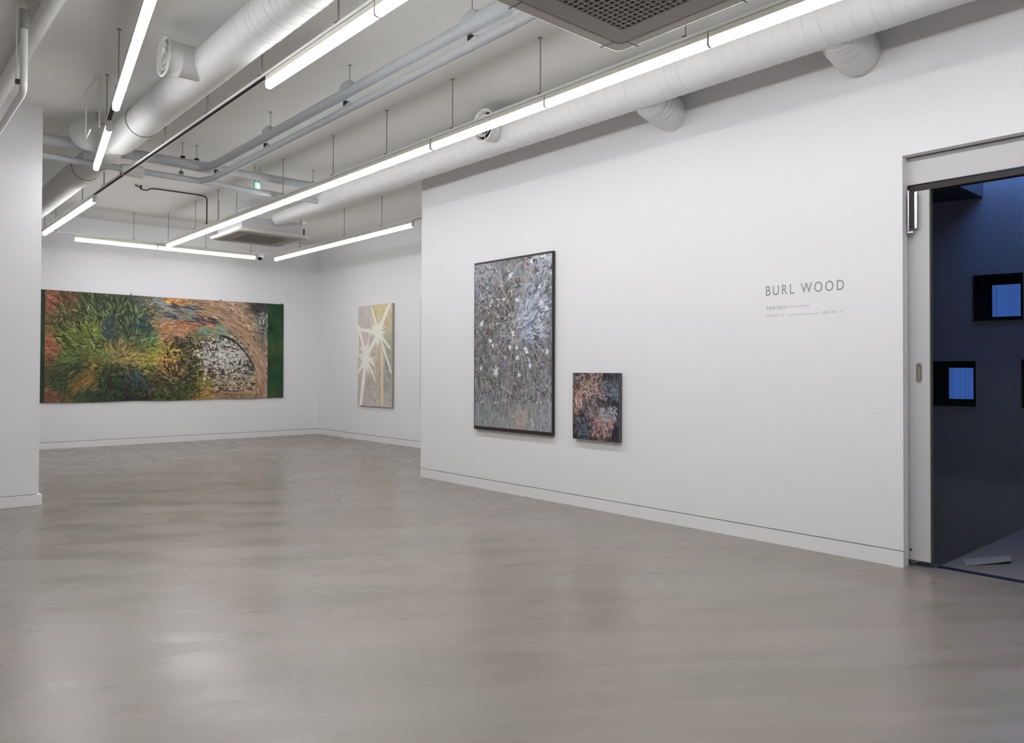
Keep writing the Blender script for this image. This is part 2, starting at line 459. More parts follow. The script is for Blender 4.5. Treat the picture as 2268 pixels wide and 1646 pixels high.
for k, (s0, s1, z0, z1, nm) in enumerate(wins):
    w = empty('window_%d' % (k + 1), wpt((s0 + s1) / 2, z0), wl[nm], 'window', None, 'structure')
    t = .022
    def wb(sa, sb, za, zb, d0, d1):
        mb = MB()
        vs = [wpt(s, z, dd) for dd in (d0, d1) for (s, z) in ((sa, za), (sb, za), (sb, zb), (sa, zb))]
        mb.add(vs, [(0, 1, 2, 3), (7, 6, 5, 4), (0, 4, 5, 1), (1, 5, 6, 2), (2, 6, 7, 3), (3, 7, 4, 0)])
        return mb
    fr = MB()
    for q in (wb(s0 - .004, s0 + t, z0 - .004, z1 + .004, -.012, .26), wb(s1 - t, s1 + .004, z0 - .004, z1 + .004, -.012, .26), wb(s0 + t, s1 - t, z0 - .004, z0 + t, -.012, .26), wb(s0 + t, s1 - t, z1 - t, z1 + .004, -.012, .26)):
        fr.add(q.v, q.f)
    f = fr.build('window_frame', M['black'], w)
    pw = s1 - s0
    pa, pb = s0 + .03, s0 + pw * .655
    za, zb = z0 + .055, z1 - .10
    if nm == 'b': pa, pb, za, zb = -.385, -.070, 2.082, 2.490
    if nm == 'c': pa, pb, za, zb = .118, .420, 1.022, 1.430
    cs = MB()
    for q in (wb(pb, pb + .075, z0 + t, z1 - t, .15, .26), wb(s0 + t, pa, z0 + t, z1 - t, .15, .26), wb(pa, pb, z0 + t, za, .15, .26), wb(pa, pb, zb, z1 - t, .15, .26)):
        cs.add(q.v, q.f)
    cs.build('casement', M['black'], f)
    wb(pa, pb, za, zb, .205, .215).build('pane', M['pane'], f)
    sp = wb(pb + .075, s1 - t, z0 + t, z1 - t, .20, .21)
    sp.build('side_pane', mat('dim_side_pane_%s' % nm, (0.08, 0.17, 0.32), 0.3, var=0.1), f)
# landing, soffit, void; unseen roof and walls added to block sky light
struct('floor_landing', MB().box(5.897, YW0, -3.1, 12.5, 2.055, 0.0), M['out_floor'], 'dark concrete landing outside the doorway')
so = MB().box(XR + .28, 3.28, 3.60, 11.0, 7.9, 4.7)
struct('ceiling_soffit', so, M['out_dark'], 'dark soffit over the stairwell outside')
struct('ceiling_outside', MB().box(XR + .28, YW0, 4.70, 10.30, 3.28, 4.9).box(10.30, YW0, 4.70, 12.7, 1.6, 4.9).box(XR + .28, 3.28, 4.70, 12.7, 7.9, 4.9), M['out_dark'], 'roof slab over the outside landing')  # out of view; shaped so sky light enters by a narrow strip
struct('wall_stair', MB().box(XR + .28, 5.6, -3.0, 12.7, 5.8, 3.6), M['out_dark'], 'dark wall at the far side of the stairwell')  # out of view, added to shut out sky light behind the stairwell
struct('wall_entry', MB().box(XR + .28, YW0 - .2, -3.1, 12.8, YW0, 4.9), M['out_dark'], 'dark wall on the near side of the landing')  # out of view, added to shut out sky light on the near side
struct('wall_stairwell', MB().box(XR + .18, 2.06, -3.1, XR + .28, 5.6, 0).box(12.5, YW0, -3.1, 12.7, 5.6, 4.7), M['out_dark'], 'dark lower stairwell wall')  # out of view, added as a shell against stray sky light
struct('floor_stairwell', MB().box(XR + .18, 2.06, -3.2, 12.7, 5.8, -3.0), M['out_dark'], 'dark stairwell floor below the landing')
lf = MB().add([(6.005, 1.93, .001), (6.20, 2.02, .001), (6.42, 1.90, .004), (6.22, 1.80, .012)], [(0, 1, 2, 3)]).add([(6.22, 1.80, .012), (6.42, 1.90, .004), (6.50, 1.80, .018), (6.30, 1.73, .028)], [(0, 1, 2, 3)])
o = lf.build('paper_sheet', M['leaflet'])
sm = o.modifiers.new('thick', 'SOLIDIFY'); sm.thickness = .002; sm.offset = 1
tag(o, 'crumpled grey paper sheet lying on the landing by the door edge', 'paper')

# ------------------------------------------------------------------ luminaires
RT, RB = 3.582, 3.560      # rail top/bottom
def rod_plate(mb, x, y, z0, z1, r=.005):
    mb.tube([(x, y, z0), (x, y, z1)], r, 8)
    mb.tube([(x, y, z1 - .006), (x, y, z1)], .018, 12)
    return mb
def rail(label, p0, p1, rods, rodr=.005):
    p0 = Vector((p0[0], p0[1], 0)); p1 = Vector((p1[0], p1[1], 0))
    e = empty('lighting_rail', (p0.x, p0.y, RB), label, 'lighting rail', 'suspended lighting rails')
    w, t = .020, .003
    prof = [(-w, RB), (-w, RT), (w, RT), (w, RB), (w - t, RB), (w - t, RT - t), (-w + t, RT - t), (-w + t, RB)]
    MB().prism(prof, p0, p1).build('channel', M['white_metal'], e)
    MB().prism([(-w + t, RB + .002), (-w + t, RB + .008), (w - t, RB + .008), (w - t, RB + .002)], p0, p1).build('slot', M['slot'], e)
    for (x, y) in rods:
        rod_plate(MB(), x, y, RT, ZC, rodr).build('hanging_rod', M['rod'], e)
        MB().box(x - .022, y - .014, RT, x + .022, y + .014, RT + .008).build('clip', M['clamp'], e)
    return e
fix_cache = {}
def fixture(label, p0, p1, group):
    p0 = Vector((p0[0], p0[1], 0)); p1 = Vector((p1[0], p1[1], 0))
    L = (p1 - p0).length; d = (p1 - p0) / L
    key = round(L, 2)
    ang = math.atan2(d.y, d.x)
    if key not in fix_cache:
        A = Vector((0, 0, 0)); B = Vector((L, 0, 0)); X = Vector((1, 0, 0))
        g = .005
        body = MB().prism([(-.024, .055), (-.026, .088), (-.014, .1035), (.014, .1035), (.026, .088), (.024, .055)], A + X * g, B - X * g)
        dif = MB()
        pr = []
        for i in range(13):
            t = math.pi * i / 12
            pr.append((.025 * math.cos(t), .018 - .018 * math.sin(t) if True else 0))
        pr = [(.025, .056)] + pr + [(-.025, .056)]
        dif.prism(pr, A + X * (g + .004), B - X * (g + .004))
        capm = []
        for (u, v) in ((A + X * g, A + X * (g + .004)), (B - X * (g + .004), B - X * g)):
            prc = [(x * 1.04, z) for x, z in pr]
            capm.append(MB().prism(prc, u, v))
        fix_cache[key] = (body, dif, capm)
    body, dif, capm = fix_cache[key]
    e = empty('led_batten', (p0.x, p0.y, 3.457), label, 'ceiling light', group)
    e.rotation_euler = (0, 0, ang)
    def put(mb, name, mt):
        nm = 'batten_' + name + '_%d' % int(key * 100) + mt.name
        if nm in bpy.data.meshes:
            me = bpy.data.meshes[nm]
            o = bpy.data.objects.new(name, me); COL.objects.link(o)
        else:
            tmp = empty_parent
            o = mb.build(name, mt); o.data.name = nm
        o.parent = e
        return o
    put(body, 'batten_body', M['off_white'])
    put(dif, 'diffuser', M['tube_far'] if ('back wall row' in group or 'set back' in group) else M['tube'])
    put(capm[0], 'end_cap', M['white_metal'])
    o = put(capm[1], 'end_cap', M['white_metal']) if False else capm[1].build('end_cap', M['white_metal'])
    o.parent = e
    return e
empty_parent = None

XM = 4.165
rail('long white lighting rail running the whole gallery beside the right wall duct', (XM, -2.2), (XM, 13.80),
     [(XM, y) for y in (4.395, 5.56, 6.68, 7.81, 9.12, 11.34, 12.30, 13.62, 3.0, 1.5, 0.0)])
extra = [(XM, -0.28), (XM, -1.80)]
seams = [13.66, 12.08, 10.53, 8.992, 7.456, 5.885, 4.325, 2.81, 1.27, -0.28]
nmz = ['far end lit batten of the long light row, meeting the back wall row', 'second lit batten from the far end of the long row, over the corner air conditioner', 'third lit batten from the far end of the long row',
       'fourth lit batten from the far end of the long row', 'fifth lit batten from the far end of the long row, stopping at the wide gap', 'lit batten of the long row crossing the round duct outlet',
       'lit batten of the long row just below the tall ceiling rod', 'nearest visible lit batten of the long row, under the near air conditioner', 'lit batten of the long row leaving the view at the top']
for k in range(9):
    g0 = .022 if k == 5 else 0
    fixture(nmz[k], (XM, seams[k] - g0), (XM, seams[k + 1]), 'lit battens of the long row')
XC = 2.350
rail('white lighting rail along the middle of the gallery with an unlit dark stretch', (XC, -1.0), (XC, 13.97),
     [(XC, y) for y in (4.35, 5.526, 6.655, 7.811, 8.87, 10.12, 11.22, 13.68)], .0075)
fixture('lit batten at the left end of the middle rail, nearest the left wall', (XC, 13.72), (XC, 12.15), 'lit battens of the middle rail')
fixture('lit batten of the middle rail ending at its dark stretch', (XC, 12.15), (XC, 10.57), 'lit battens of the middle rail')
fixture('lit batten of the middle rail starting beside the ribbed duct', (XC, 5.41), (XC, 3.87), 'lit battens of the middle rail')
fixture('lit batten of the middle rail leaving the view at the top', (XC, 3.87), (XC, 2.33), 'lit battens of the middle rail')
fixture('unseen lit batten continuing the middle rail overhead', (XC, 2.33), (XC, 0.79), 'lit battens of the middle rail')
fixture('unseen lit batten of the middle rail straight above the viewpoint', (XC, 0.79), (XC, -0.75), 'lit battens of the middle rail')
fixture('unseen lit batten of the long row behind the viewpoint', *extra, 'lit battens of the long row')
YR = 13.97
rail('short white lighting rail along the back wall above the green canvas', (XC + .03, YR), (6.05, YR), [(x, YR) for x in (2.55, 3.71, 4.92, 5.75)])
fixture('left lit batten of the back wall row above the green canvas', (2.81, YR), (4.09, YR), 'lit battens of the back wall row')
fixture('right lit batten of the back wall row beside the dome camera', (4.09, YR), (5.84, YR), 'lit battens of the back wall row')
XK = 6.215
rail('white lighting rail in front of the pale starburst painting', (XK, 8.4), (XK, 13.95), [(XK, y) for y in (12.9, 11.262, 10.093)])
fixture('left lit batten in front of the set back wall', (XK, 13.92), (XK, 12.36), 'lit battens before the set back wall')
fixture('middle lit batten in front of the set back wall', (XK, 12.36), (XK, 10.80), 'lit battens before the set back wall')
fixture('right lit batten in front of the set back wall, ending near the wall edge', (XK, 10.80), (XK, 9.24), 'lit battens before the set back wall')
# slightly skewed left row
q0 = Vector((1.635, 6.70, 0)); dq = Vector((-.1575, -.9875, 0)).normalized()
def ql(s): v = q0 + dq * s; return (v.x, v.y)
rail('white lighting rail at upper left, set askew beside the ribbed duct', ql(-2.35), ql(6.5), [ql(-0.87), ql(.22), ql(-2.1), ql(2.0)])
fixture('short lit batten of the askew left row, hanging in front of the duct elbow', ql(-2.18), ql(-.62), 'lit battens of the askew left row')
fixture('lit batten of the askew left row with a dark rail end below it', ql(0), ql(1.56), 'lit battens of the askew left row')
fixture('lit batten of the askew left row leaving the view at the top', ql(1.56), ql(3.1), 'lit battens of the askew left row')
fixture('unseen lit batten continuing the askew left row overhead', ql(3.1), ql(4.65), 'lit battens of the askew left row')

# ------------------------------------------------------------------ right duct
dx = 5.03
rd = empty('air_duct', (dx, 4.0, 3.79), 'long white wrapped round duct running along the top of the right wall', 'air duct')
p1, r1 = ring_path((dx, -1.5, 3.79), (dx, 9.20, 3.79), .185, .105, .0048)
p2 = [(dx, 9.45, 3.75), (dx, 9.72, 3.71)]
p3, r3 = ring_path((dx, 9.80, 3.705), (dx, 11.18, 3.705), .100, .07, .002)
MB().tube(p1 + [Vector(p) for p in p2] + p3, r1 + [.150, .112] + r3, 40).build('duct_tube', M['duct'], rd)
def stub(y0, y1, z1, r):
    A = Vector((dx, y0, 3.77)); B = Vector((XR + .004, y1, z1))
    p, q = ring_path(A, B, r, .055, .008, .008)
    q = [x + .012 * math.sin(math.pi * i / len(q)) for i, x in enumerate(q)]
    MB().tube(p, q, 32).build('branch_pipe', M['duct'], rd)
stub(2.43, 2.50, 3.705, .150)
stub(4.10, 4.19, 3.690, .148)
def outlet(parent, xr, yc, zc, xd, r):
    """round air outlet facing -X, flange at xr, collar reaching the duct at xd"""
    c = (xr, yc, zc)
    col = MB().lathe(c, [(.020, r * .80), (.10, r * .80), (.104, r * .82), (.114, r * .82), (.118, r * .80), (xd - xr, r * .80)])
    col.build('outlet_collar', M['duct'], parent)
    fl = MB().lathe(c, [(.024, r * .80), (.016, r * .92), (.004, r * .985), (-.003, r * .965), (-.003, r * .92), (.006, r * .86), (.022, r * .80), (.075, r * .77), (.078, 0.001)])
    fo = fl.build('outlet_flange', M['white_metal'], parent)
    MB().lathe(c, [(.045, r * .785), (.047, .001)]).build('outlet_throat', M['ac_dark'], fo)
    for (ra, rb, x0, x1) in ((.66, .50, .002, .040), (.40, .26, -.004, .036), (.17, .001, -.010, .020)):
        MB().lathe(c, [(x1, r * rb), (x0 + .004, r * ra), (x0, r * ra * .99), (x0 + .004, r * ra * .93), (x1 + .002, r * max(rb - .04, .0005))], 36).build('outlet_cone', M['white_metal'], fo)
    MB().box(xr + .026, yc - .004, zc - r * .77, xr + .032, yc + .004, zc + r * .77).build('outlet_spoke', M['white_metal'], fo)
outlet(rd, 4.715, 5.80, 3.795, dx, .170)

# ------------------------------------------------------------------ left duct
lx, lz, lr = 2.14, 3.757, .150
ld = empty('air_duct', (lx, 5, lz), 'thick white ribbed duct at upper left with a round outlet and elbow', 'air duct')
p1, r1 = ring_path((lx, -1.0, lz), (lx, 5.2, lz), lr, .075, .0050)
p2, r2 = ring_path((lx, 5.85, lz), (lx, 8.55, lz), lr, .050, .0035, .007)
p3 = []; r3 = []
for i in range(15):
    t = i / 14
    y = 8.6 + .54 * t
    k = math.sin(math.pi * min(1, t * 1.05))
    p3.append(Vector((lx - .05 * k, y, lz + .045 * k))); r3.append(lr + .006 * k)
MB().tube(p1 + [Vector((lx, 5.5, lz))] + p2 + p3, r1 + [lr] + r2 + r3, 40).build('duct_tube', M['duct'], ld)
# swelling elbow behind
eb = []; er = []
for i in range(13):
    t = i / 12
    ang = t * math.pi / 2
    eb.append(Vector((lx - .03 - .22 * math.sin(ang), 8.80 + .20 * (1 - math.cos(ang)), lz + .02 + .085 * t))); er.append((.150 + .012 * math.sin(math.pi * t)) * (1 if t < .9 else .93))
MB().tube(eb, er, 36).build('elbow', M['duct'], ld)
def band(y, x=lx, z=lz, r=lr, parent=ld):
    MB().tube([(x, y - .004, z), (x, y + .004, z)], r + .0045, 40).build('joint_band', M['duct_line'], parent)
band(7.80)
band(3.55)
outlet(ld, 1.800, 6.05, 3.752, lx, .158)
ld2 = empty('air_duct', (lx, 11.5, lz), 'white duct continuing beyond the cross pipes toward the back wall at left', 'air duct')
p1, r1 = ring_path((lx, 9.62, lz), (lx, 14.3, lz), lr, .06, .003)
MB().tube([(lx, 9.50, lz - .0)] + p1, [lr * .97] + r1, 40).build('duct_tube', M['duct'], ld2)
band(10.05, parent=ld2); band(12.9, parent=ld2)

# ------------------------------------------------------------------ pipes
def pipes():
    Yb, Ys = 9.25, 9.30
    zb, zs = 3.80, 3.625
    rb_, rs_ = .060, .036
    e = empty('insulated_pipe', (3.28, 6, zb), 'thicker grey wrapped pipe of the pair hanging along the ceiling middle', 'pipe', 'wrapped pipes along the gallery')
    path = [(3.20, 3.62, 3.79), (3.28, 3.74, 3.79), (3.28, 4.0, 3.79)] + [(3.28, y, 3.79) for y in (4.25, 5.8, 6.0, 7.5, 7.7, 8.9)] + [(3.27, 9.12, 3.79), (3.18, 9.25, 3.79)]
    MB().tube(path, [.075, .07, .068, .050, .048, .050, .048, .050, .048, .052, .060], 24).build('pipe_run', M['pipe'], e)
    for y in (4.15, 5.87, 7.50):
        MB().tube([(3.25, y - .10, 3.825), (3.255, y - .04, 3.835), (3.262, y + .06, 3.83), (3.275, y + .13, 3.81)], [.028, .042, .042, .02], 16).build('hanger_wrap', M['pipe'], e)
        rod_plate(MB(), 3.30, y + .03, 3.84, ZC, .004).build('hanging_rod', M['rod'], e)
    e = empty('insulated_pipe', (3.28, 6, 3.64), 'thinner grey wrapped pipe of the pair hanging along the ceiling middle', 'pipe', 'wrapped pipes along the gallery')
    path = [(3.285, 3.50, 3.645), (3.285, 5.8, 3.645), (3.285, 9.1, 3.645), (3.20, 9.27, 3.64)]
    path = [(3.285, 3.50, 3.645), (3.285, 3.72, 3.645), (3.285, 3.74, 3.645), (3.285, 4.10, 3.645), (3.285, 4.16, 3.645), (3.285, 4.3, 3.645), (3.285, 5.85, 3.645), (3.285, 5.92, 3.645), (3.285, 6.1, 3.645), (3.285, 7.5, 3.645), (3.285, 7.6, 3.645), (3.285, 7.8, 3.645), (3.285, 9.1, 3.645), (3.20, 9.30, 3.64)]
    MB().tube(path, [.034, .034, .037, .037, .041, .036, .036, .040, .036, .036, .040, .036, .036, .036], 22).build('pipe_run', M['pipe'], e)
    for y in (4.17, 5.93, 7.60, 9.0):
        MB().tube([(3.285, y, 3.68), (3.285, y, 3.735)], .006, 8).build('hanger_bolt', M['rod'], e)
        MB().box(3.262, y - .018, 3.688, 3.308, y + .018, 3.724).build('hanger_clamp', M['clamp'], e)
        MB().tube([(3.285, y - .11, 3.655), (3.285, y - .06, 3.68), (3.285, y + .04, 3.675)], [.02, .028, .016], 14).build('hanger_wrap', M['pipe'], e)
    e = empty('insulated_pipe', (1, Yb, zb), 'thicker grey wrapped pipe crossing the gallery from the left wall', 'pipe', 'wrapped pipes across the gallery')
    MB().tube([(-1.5, Yb, zb), (.9, Yb, zb), (.92, Yb, zb), (3.02, Yb, zb), (3.10, Yb, zb), (3.3, Yb + .01, zb - .005)], [.058, .058, .060, .058, .066, .066], 24).build('pipe_run', M['pipe'], e)
    MB().tube([(3.3, Yb + .01, zb - .005), (3.5, Yb + .06, zb + .02), (3.7, Yb + .12, 3.835), (4.83, Yb + .12, 3.835)], [.055, .052, .047, .047], 24).build('pipe_branch', M['pipe'], e)
    for x in (1.1, 2.98, 3.14, 4.70):
        rod_plate(MB(), x, Yb + (.12 if x > 4 else 0), zb + .05, ZC, .004).build('hanging_rod', M['rod'], e)
        MB().box(x - .022, Yb - .02 + (.12 if x > 4 else 0), zb + .045, x + .022, Yb + .02 + (.12 if x > 4 else 0), zb + .085).build('hanger_clamp', M['clamp'], e)
    e = empty('insulated_pipe', (1, Ys, zs), 'thinner grey wrapped pipe crossing the gallery below the thicker one', 'pipe', 'wrapped pipes across the gallery')
    MB().tube([(-1.5, Ys, zs + .01), (3.2, Ys, zs + .01), (3.45, Ys + .05, zs + .02), (3.7, Ys + .10, zs + .02), (4.78, Ys + .10, zs + .02)], [.036, .036, .034, .036, .034], 22).build('pipe_run', M['pipe'], e)
    for x in (1.3, 2.98):
        MB().tube([(x, Ys, zs + .04), (x, Ys, zs + .12)], .006, 8).build('hanger_bolt', M['rod'], e)
        MB().box(x - .02, Ys - .02, zs + .05, x + .02, Ys + .02, zs + .085).build('hanger_clamp', M['clamp'], e)
        MB().tube([(x, Ys, zs + .035), (x, Ys, zs + .085)], [.030, .018], 12).build('hanger_wrap', M['pipe'], e)
    MB().tube([(2.33, Ys, zs - .0), (2.42, Ys, zs - .0), (2.56, Ys, zs - .0)], [.064, .066, .064], 22).build('pipe_sleeve', M['duct'], e)
    # ceiling pipe at far upper left
    e = empty('ceiling_pipe', (1.08, 5, 3.95), 'white painted pipe tight to the ceiling at the upper left corner', 'pipe')
    MB().tube([(1.085, -1, 3.955), (1.085, YL - .001, 3.955)], .058, 28).build('pipe_run', M['white_metal'], e)
    # drop pipe at the left edge
    e = empty('drain_pipe', (.93, 6.45, 3.6), 'white drain pipe dropping from the ceiling and bending away at the left edge', 'pipe')
    x, y = .967, 6.46
    pts = [(x, y, ZC), (x, y, 3.50)] + [(x - .0, y + .03 * k * k * .3, 3.50 - .02 * k) for k in range(1, 4)]
    pts = [Vector((x, y, ZC)), Vector((x, y, 3.46))] + arc_pts((x, y, 3.46), (x, y, 3.385), (x, y + .2, 3.385), 8, .8)[1:] + [Vector((x - .03, YL - .001, 3.30))]
    MB().tube(pts, .024, 20).build('pipe_run', M['white_metal'], e)
    MB().tube([(x, y, 3.84), (x, y, 3.98)], .031, 20).build('pipe_socket', M['rod'], e)
    MB().tube([(x - .045, y + .015, ZC), (x - .045, y + .015, 3.46)], .005, 8).build('side_rod', M['white_metal'], e)
    MB().box(x - .05, y - .002, 3.44, x - .02, y + .03, 3.47).build('clip', M['clamp'], e)
pipes()

# small conduits
e = empty('conduit', (3.3, 11.8, 4.0), 'thin dark bent conduit on the ceiling dropping to the long light row', 'conduit')
pth = [(3.14, 11.79, 4.028), (3.20, 11.80, 4.015), (3.24, 11.81, 3.985), (3.31, 11.82, 3.985), (3.36, 11.82, 4.015), (3.45, 11.82, 4.026), (3.95, 11.80, 4.026), (4.09, 11.80, 4.024), (4.145, 11.80, 4.012), (4.165, 11.80, 3.98), (4.165, 11.80, 3.90), (4.165, 11.80, RT)]
MB().tube(pth, .0095, 10).build('conduit_run', M['clamp'], e)
MB().box(3.215, 11.79, 3.985, 3.235, 11.82, 4.04).build('clip', M['clamp'], e)
e = empty('conduit', (1.75, 7.7, 3.9), 'thin white conduit looping down from the ceiling to the askew left row', 'conduit')
MB().tube([(1.70, 7.66, ZC), (1.70, 7.66, 4.0), (1.66, 7.76, 3.93), (1.655, 7.80, 3.90), (1.655, 7.80, RT - .1), (1.69, 7.80, RT)], .010, 10).build('conduit_run', M['white_metal'], e)
MB().tube([(1.735, 7.66, ZC), (1.735, 7.66, RT)], .008, 10).build('conduit_drop', M['white_metal'], e)

# ------------------------------------------------------------------ air conditioners
def rrect(hx, hy, r, n=6):
    pts = []
    for (sx, sy, a0) in ((1, 1, 0), (-1, 1, 90), (-1, -1, 180), (1, -1, 270)):
        for i in range(n + 1):
            a = math.radians(a0 + 90 * i / n)
            pts.append((sx * (hx - r) + r * math.cos(a), sy * (hy - r) + r * math.sin(a)))
    return pts
def cassette(name_label, cx, cy, z, half, fine, bodyh=.25):
    e = empty('air_conditioner', (cx, cy, z), name_label, 'air conditioner', 'ceiling air conditioners')
    def ring(h0, z0, h1, z1, r0, r1):
        a = rrect(h0, h0, r0); b = rrect(h1, h1, r1); n = len(a)
        vs = [(cx + p[0], cy + p[1], z + z0) for p in a] + [(cx + p[0], cy + p[1], z + z1) for p in b]
        return vs, [(i, (i + 1) % n, n + (i + 1) % n, n + i) for i in range(n)]
    pn = MB()
    R = .05
    prof = [(half - .02, .052, R), (half - .001, .046, R), (half, .040, R), (half - .014, .013, R), (half - .034, .003, R), (half - .040, .001, R), (half - .105, 0.0, R), (half - .112, .004, R), (half - .118, .020, R)]
    for i in range(len(prof) - 1):
        pn.add(*ring(prof[i][0], prof[i][1], prof[i + 1][0], prof[i + 1][1], prof[i][2], prof[i + 1][2]))
    pn.build('panel', M['ac_panel'], e)
    # louvre lines (four sides)
    hb = half - .122
    a = rrect(hb, hb, .045); n = len(a)
    gi = half - .255
    b = rrect(gi, gi, .008, 6)
    g = MB()
    vs = [(cx + p[0], cy + p[1], z + .002) for p in a] + [(cx + p[0], cy + p[1], z + .002) for p in b] + [(cx + p[0], cy + p[1], z + .014) for p in a] + [(cx + p[0], cy + p[1], z + .014) for p in b]
    fs = [(i, (i + 1) % n, n + (i + 1) % n, n + i) for i in range(n)] + [(2 * n + i, 2 * n + (i + 1) % n, (i + 1) % n, i) for i in range(n)] + [(3 * n + i, 3 * n + (i + 1) % n, n + (i + 1) % n, n + i) for i in range(n)]
    g.add(vs, fs); g.build('grille_frame', M['ac_grille'], e)
    # grille lattice
    cell = .038 if fine else .045
    m_ = MB(); k = int(2 * gi / cell); cell = 2 * gi / k
    for i in range(k + 1):
        c = -gi + i * cell; w = cell * .13
        m_.box(cx + c - w, cy - gi, z + .003, cx + c + w, cy + gi, z + .012)
        m_.box(cx - gi, cy + c - w, z + .004, cx + gi, cy + c + w, z + .0115)
        if fine and i < k:
            c2 = c + cell / 2
            m_.box(cx + c2 - w * .5, cy - gi, z + .010, cx + c2 + w * .5, cy + gi, z + .016)
            m_.box(cx - gi, cy + c2 - w * .5, z + .010, cx + gi, cy + c2 + w * .5, z + .016)
    m_.build('grille', M['ac_grille'], e)
    MB().box(cx - hb - .0, cy - hb - .0, z + .032, cx + hb, cy + hb, z + .036).build('filter', M['ac_dark'], e)
    bh = half - .10
    MB().box(cx - bh, cy - bh, z + .050, cx + bh, cy + bh, z + .05 + bodyh).build('casing', M['ac_body'], e, .004)
    for (sx, sy) in ((1, 1), (1, -1), (-1, 1), (-1, -1)):
        x, y = cx + sx * (bh + .03), cy + sy * (bh - .12)
        MB().tube([(x, y, z + .20), (x, y, ZC)], .006, 8).build('hanging_rod', M['rod'], e)
        MB().box(x - sx * .030, y - .03, z + .20, x + .012, y + .03, z + .208).build('bracket', M['clamp'], e)
    # corner seams
    for (sx, sy) in ((1, 1), (1, -1), (-1, 1), (-1, -1)):
        for q in (0, 1):
            d = half - .075
            p = (cx + sx * (half - .012), cy + sy * (d - .10)) if q else (cx + sx * (d - .10), cy + sy * (half - .012))
            w = .0022
            if q: MB().box(p[0] - sx * .10, p[1] - w, z - .0006, p[0], p[1] + w, z + .004).build('panel_seam', M['slot'], e)
            else: MB().box(p[0] - w, p[1] - sy * .10, z - .0006, p[0] + w, p[1], z + .004).build('panel_seam', M['slot'], e)
    return e
cassette('near square air conditioner cut off by the top of the view', 3.661 - .55, 3.153 - .55, 3.37, .55, True)
ac2 = cassette('far square air conditioner hanging below the thin duct end', 4.955, 11.69, 3.44, .585, False, .20)
# pipes and bracket gear of the far unit
for k, (xx, dz) in enumerate(((4.66, 0), (4.84, .02))):
    pts = [(xx + .14, 11.95, 3.68), (xx + .08, 11.90, 3.76), (xx + .01, 11.85, 3.84 + dz), (xx, 11.78, 3.88 + dz), (xx + .08, 11.5, 3.90 + dz)]
    MB().tube(pts, [.034, .036, .036, .036, .03], 16).build('supply_hose', M['pipe'], ac2)
for (x, y) in ((5.46, 11.42), (5.46, 11.60), (5.46, 11.25)):
    MB().box(x - .012, y - .012, 3.50, x + .012, y + .012, 3.72).build('pump_bracket', M['white_metal'], ac2)
MB().box(5.475, 11.45, 3.52, 5.52, 11.56, 3.66).build('pump_box', M['clamp'], ac2)
MB().box(5.475, 11.28, 3.52, 5.52, 11.38, 3.62).build('pump_box', M['clamp'], ac2)
MB().box(5.45, 11.22, 3.72, 5.56, 11.64, 3.735).build('pump_shelf', M['white_metal'], ac2)

# ------------------------------------------------------------------ small ceiling things
EX, EY, EZ = 4.035, 9.60, 3.757
ex = empty('exit_sign', (EX, EY, EZ), 'small green lit exit sign hanging between the ceiling pipes', 'exit sign')
MB().box(EX - .040, EY, EZ - .05, EX + .040, EY + .03, EZ + .055).build('sign_box', M['white_metal'], ex)
MB().box(EX - .037, EY - .006, EZ - .047, EX + .037, EY - .001, EZ + .052).build('lit_panel', M['green'], ex)
rn = MB(); yy_ = EY - .008
wh = emit_mat('white_exit_figure', (.75, 1, .9), 1.2)
bar = [(-.005, 0), (.005, 0), (.005, .003), (-.005, .003)]
rn.tube([(EX + .002, yy_ + .001, EZ + .040), (EX + .002, yy_, EZ + .040)], .009, 10)
for (p, q) in (((.0, .030), (.008, -.004)), ((.008, -.004), (-.012, -.032)), ((.008, -.004), (.026, -.030)), ((-.018, .012), (.024, .022))):
    rn.prism(bar, (EX + p[0], yy_, EZ + p[1]), (EX + q[0], yy_, EZ + q[1]), (0, -1, 0))
rn.build('running_figure', wh, ex)
MB().tube([(EX - .03, EY + .015, EZ + .055), (EX - .03, EY + .015, ZC)], .004, 8).build('hanging_rod', M['rod'], ex)
MB().tube([(EX + .03, EY + .015, EZ + .055), (EX + .03, EY + .015, ZC)], .004, 8).build('hanging_rod', M['rod'], ex)
cm = empty('dome_camera', (5.90, 13.97, 3.5), 'small black dome camera at the right end of the back light row', 'security camera')
MB().tube([(5.93, YR, RB), (5.93, YR, 3.535), (5.93, YR, 3.515), (5.93, YR, 3.500)], [.05, .062, .064, .055], 24).build('mount_plate', M['white_metal'], cm)
pts = []; rr = []
for i in range(7):
    t = i / 6 * math.pi / 2
    pts.append((5.93, YR, 3.500 - .052 * math.sin(t))); rr.append(max(.002, .045 * math.cos(t)))
MB().tube(pts, rr, 24).build('dome', M['black_gloss'], cm)

# ------------------------------------------------------------------ paintings (colour computed per vertex)
def ctrl_img(h, w, pts, power=3.2):
    yy, xx = np.mgrid[0:h, 0:w]
    asp = w / h
    U = xx / (w - 1) * asp; V = yy / (h - 1)
    num = np.zeros((h, w, 3)); den = np.zeros((h, w))
    for (u, v, r, g, b) in pts:
        d2 = (U - u * asp) ** 2 + (V - v) ** 2 + 2e-3
        wt = d2 ** (-power / 2)
        num += wt[..., None] * np.array([r, g, b]) / 255.0; den += wt
    return num / den[..., None]

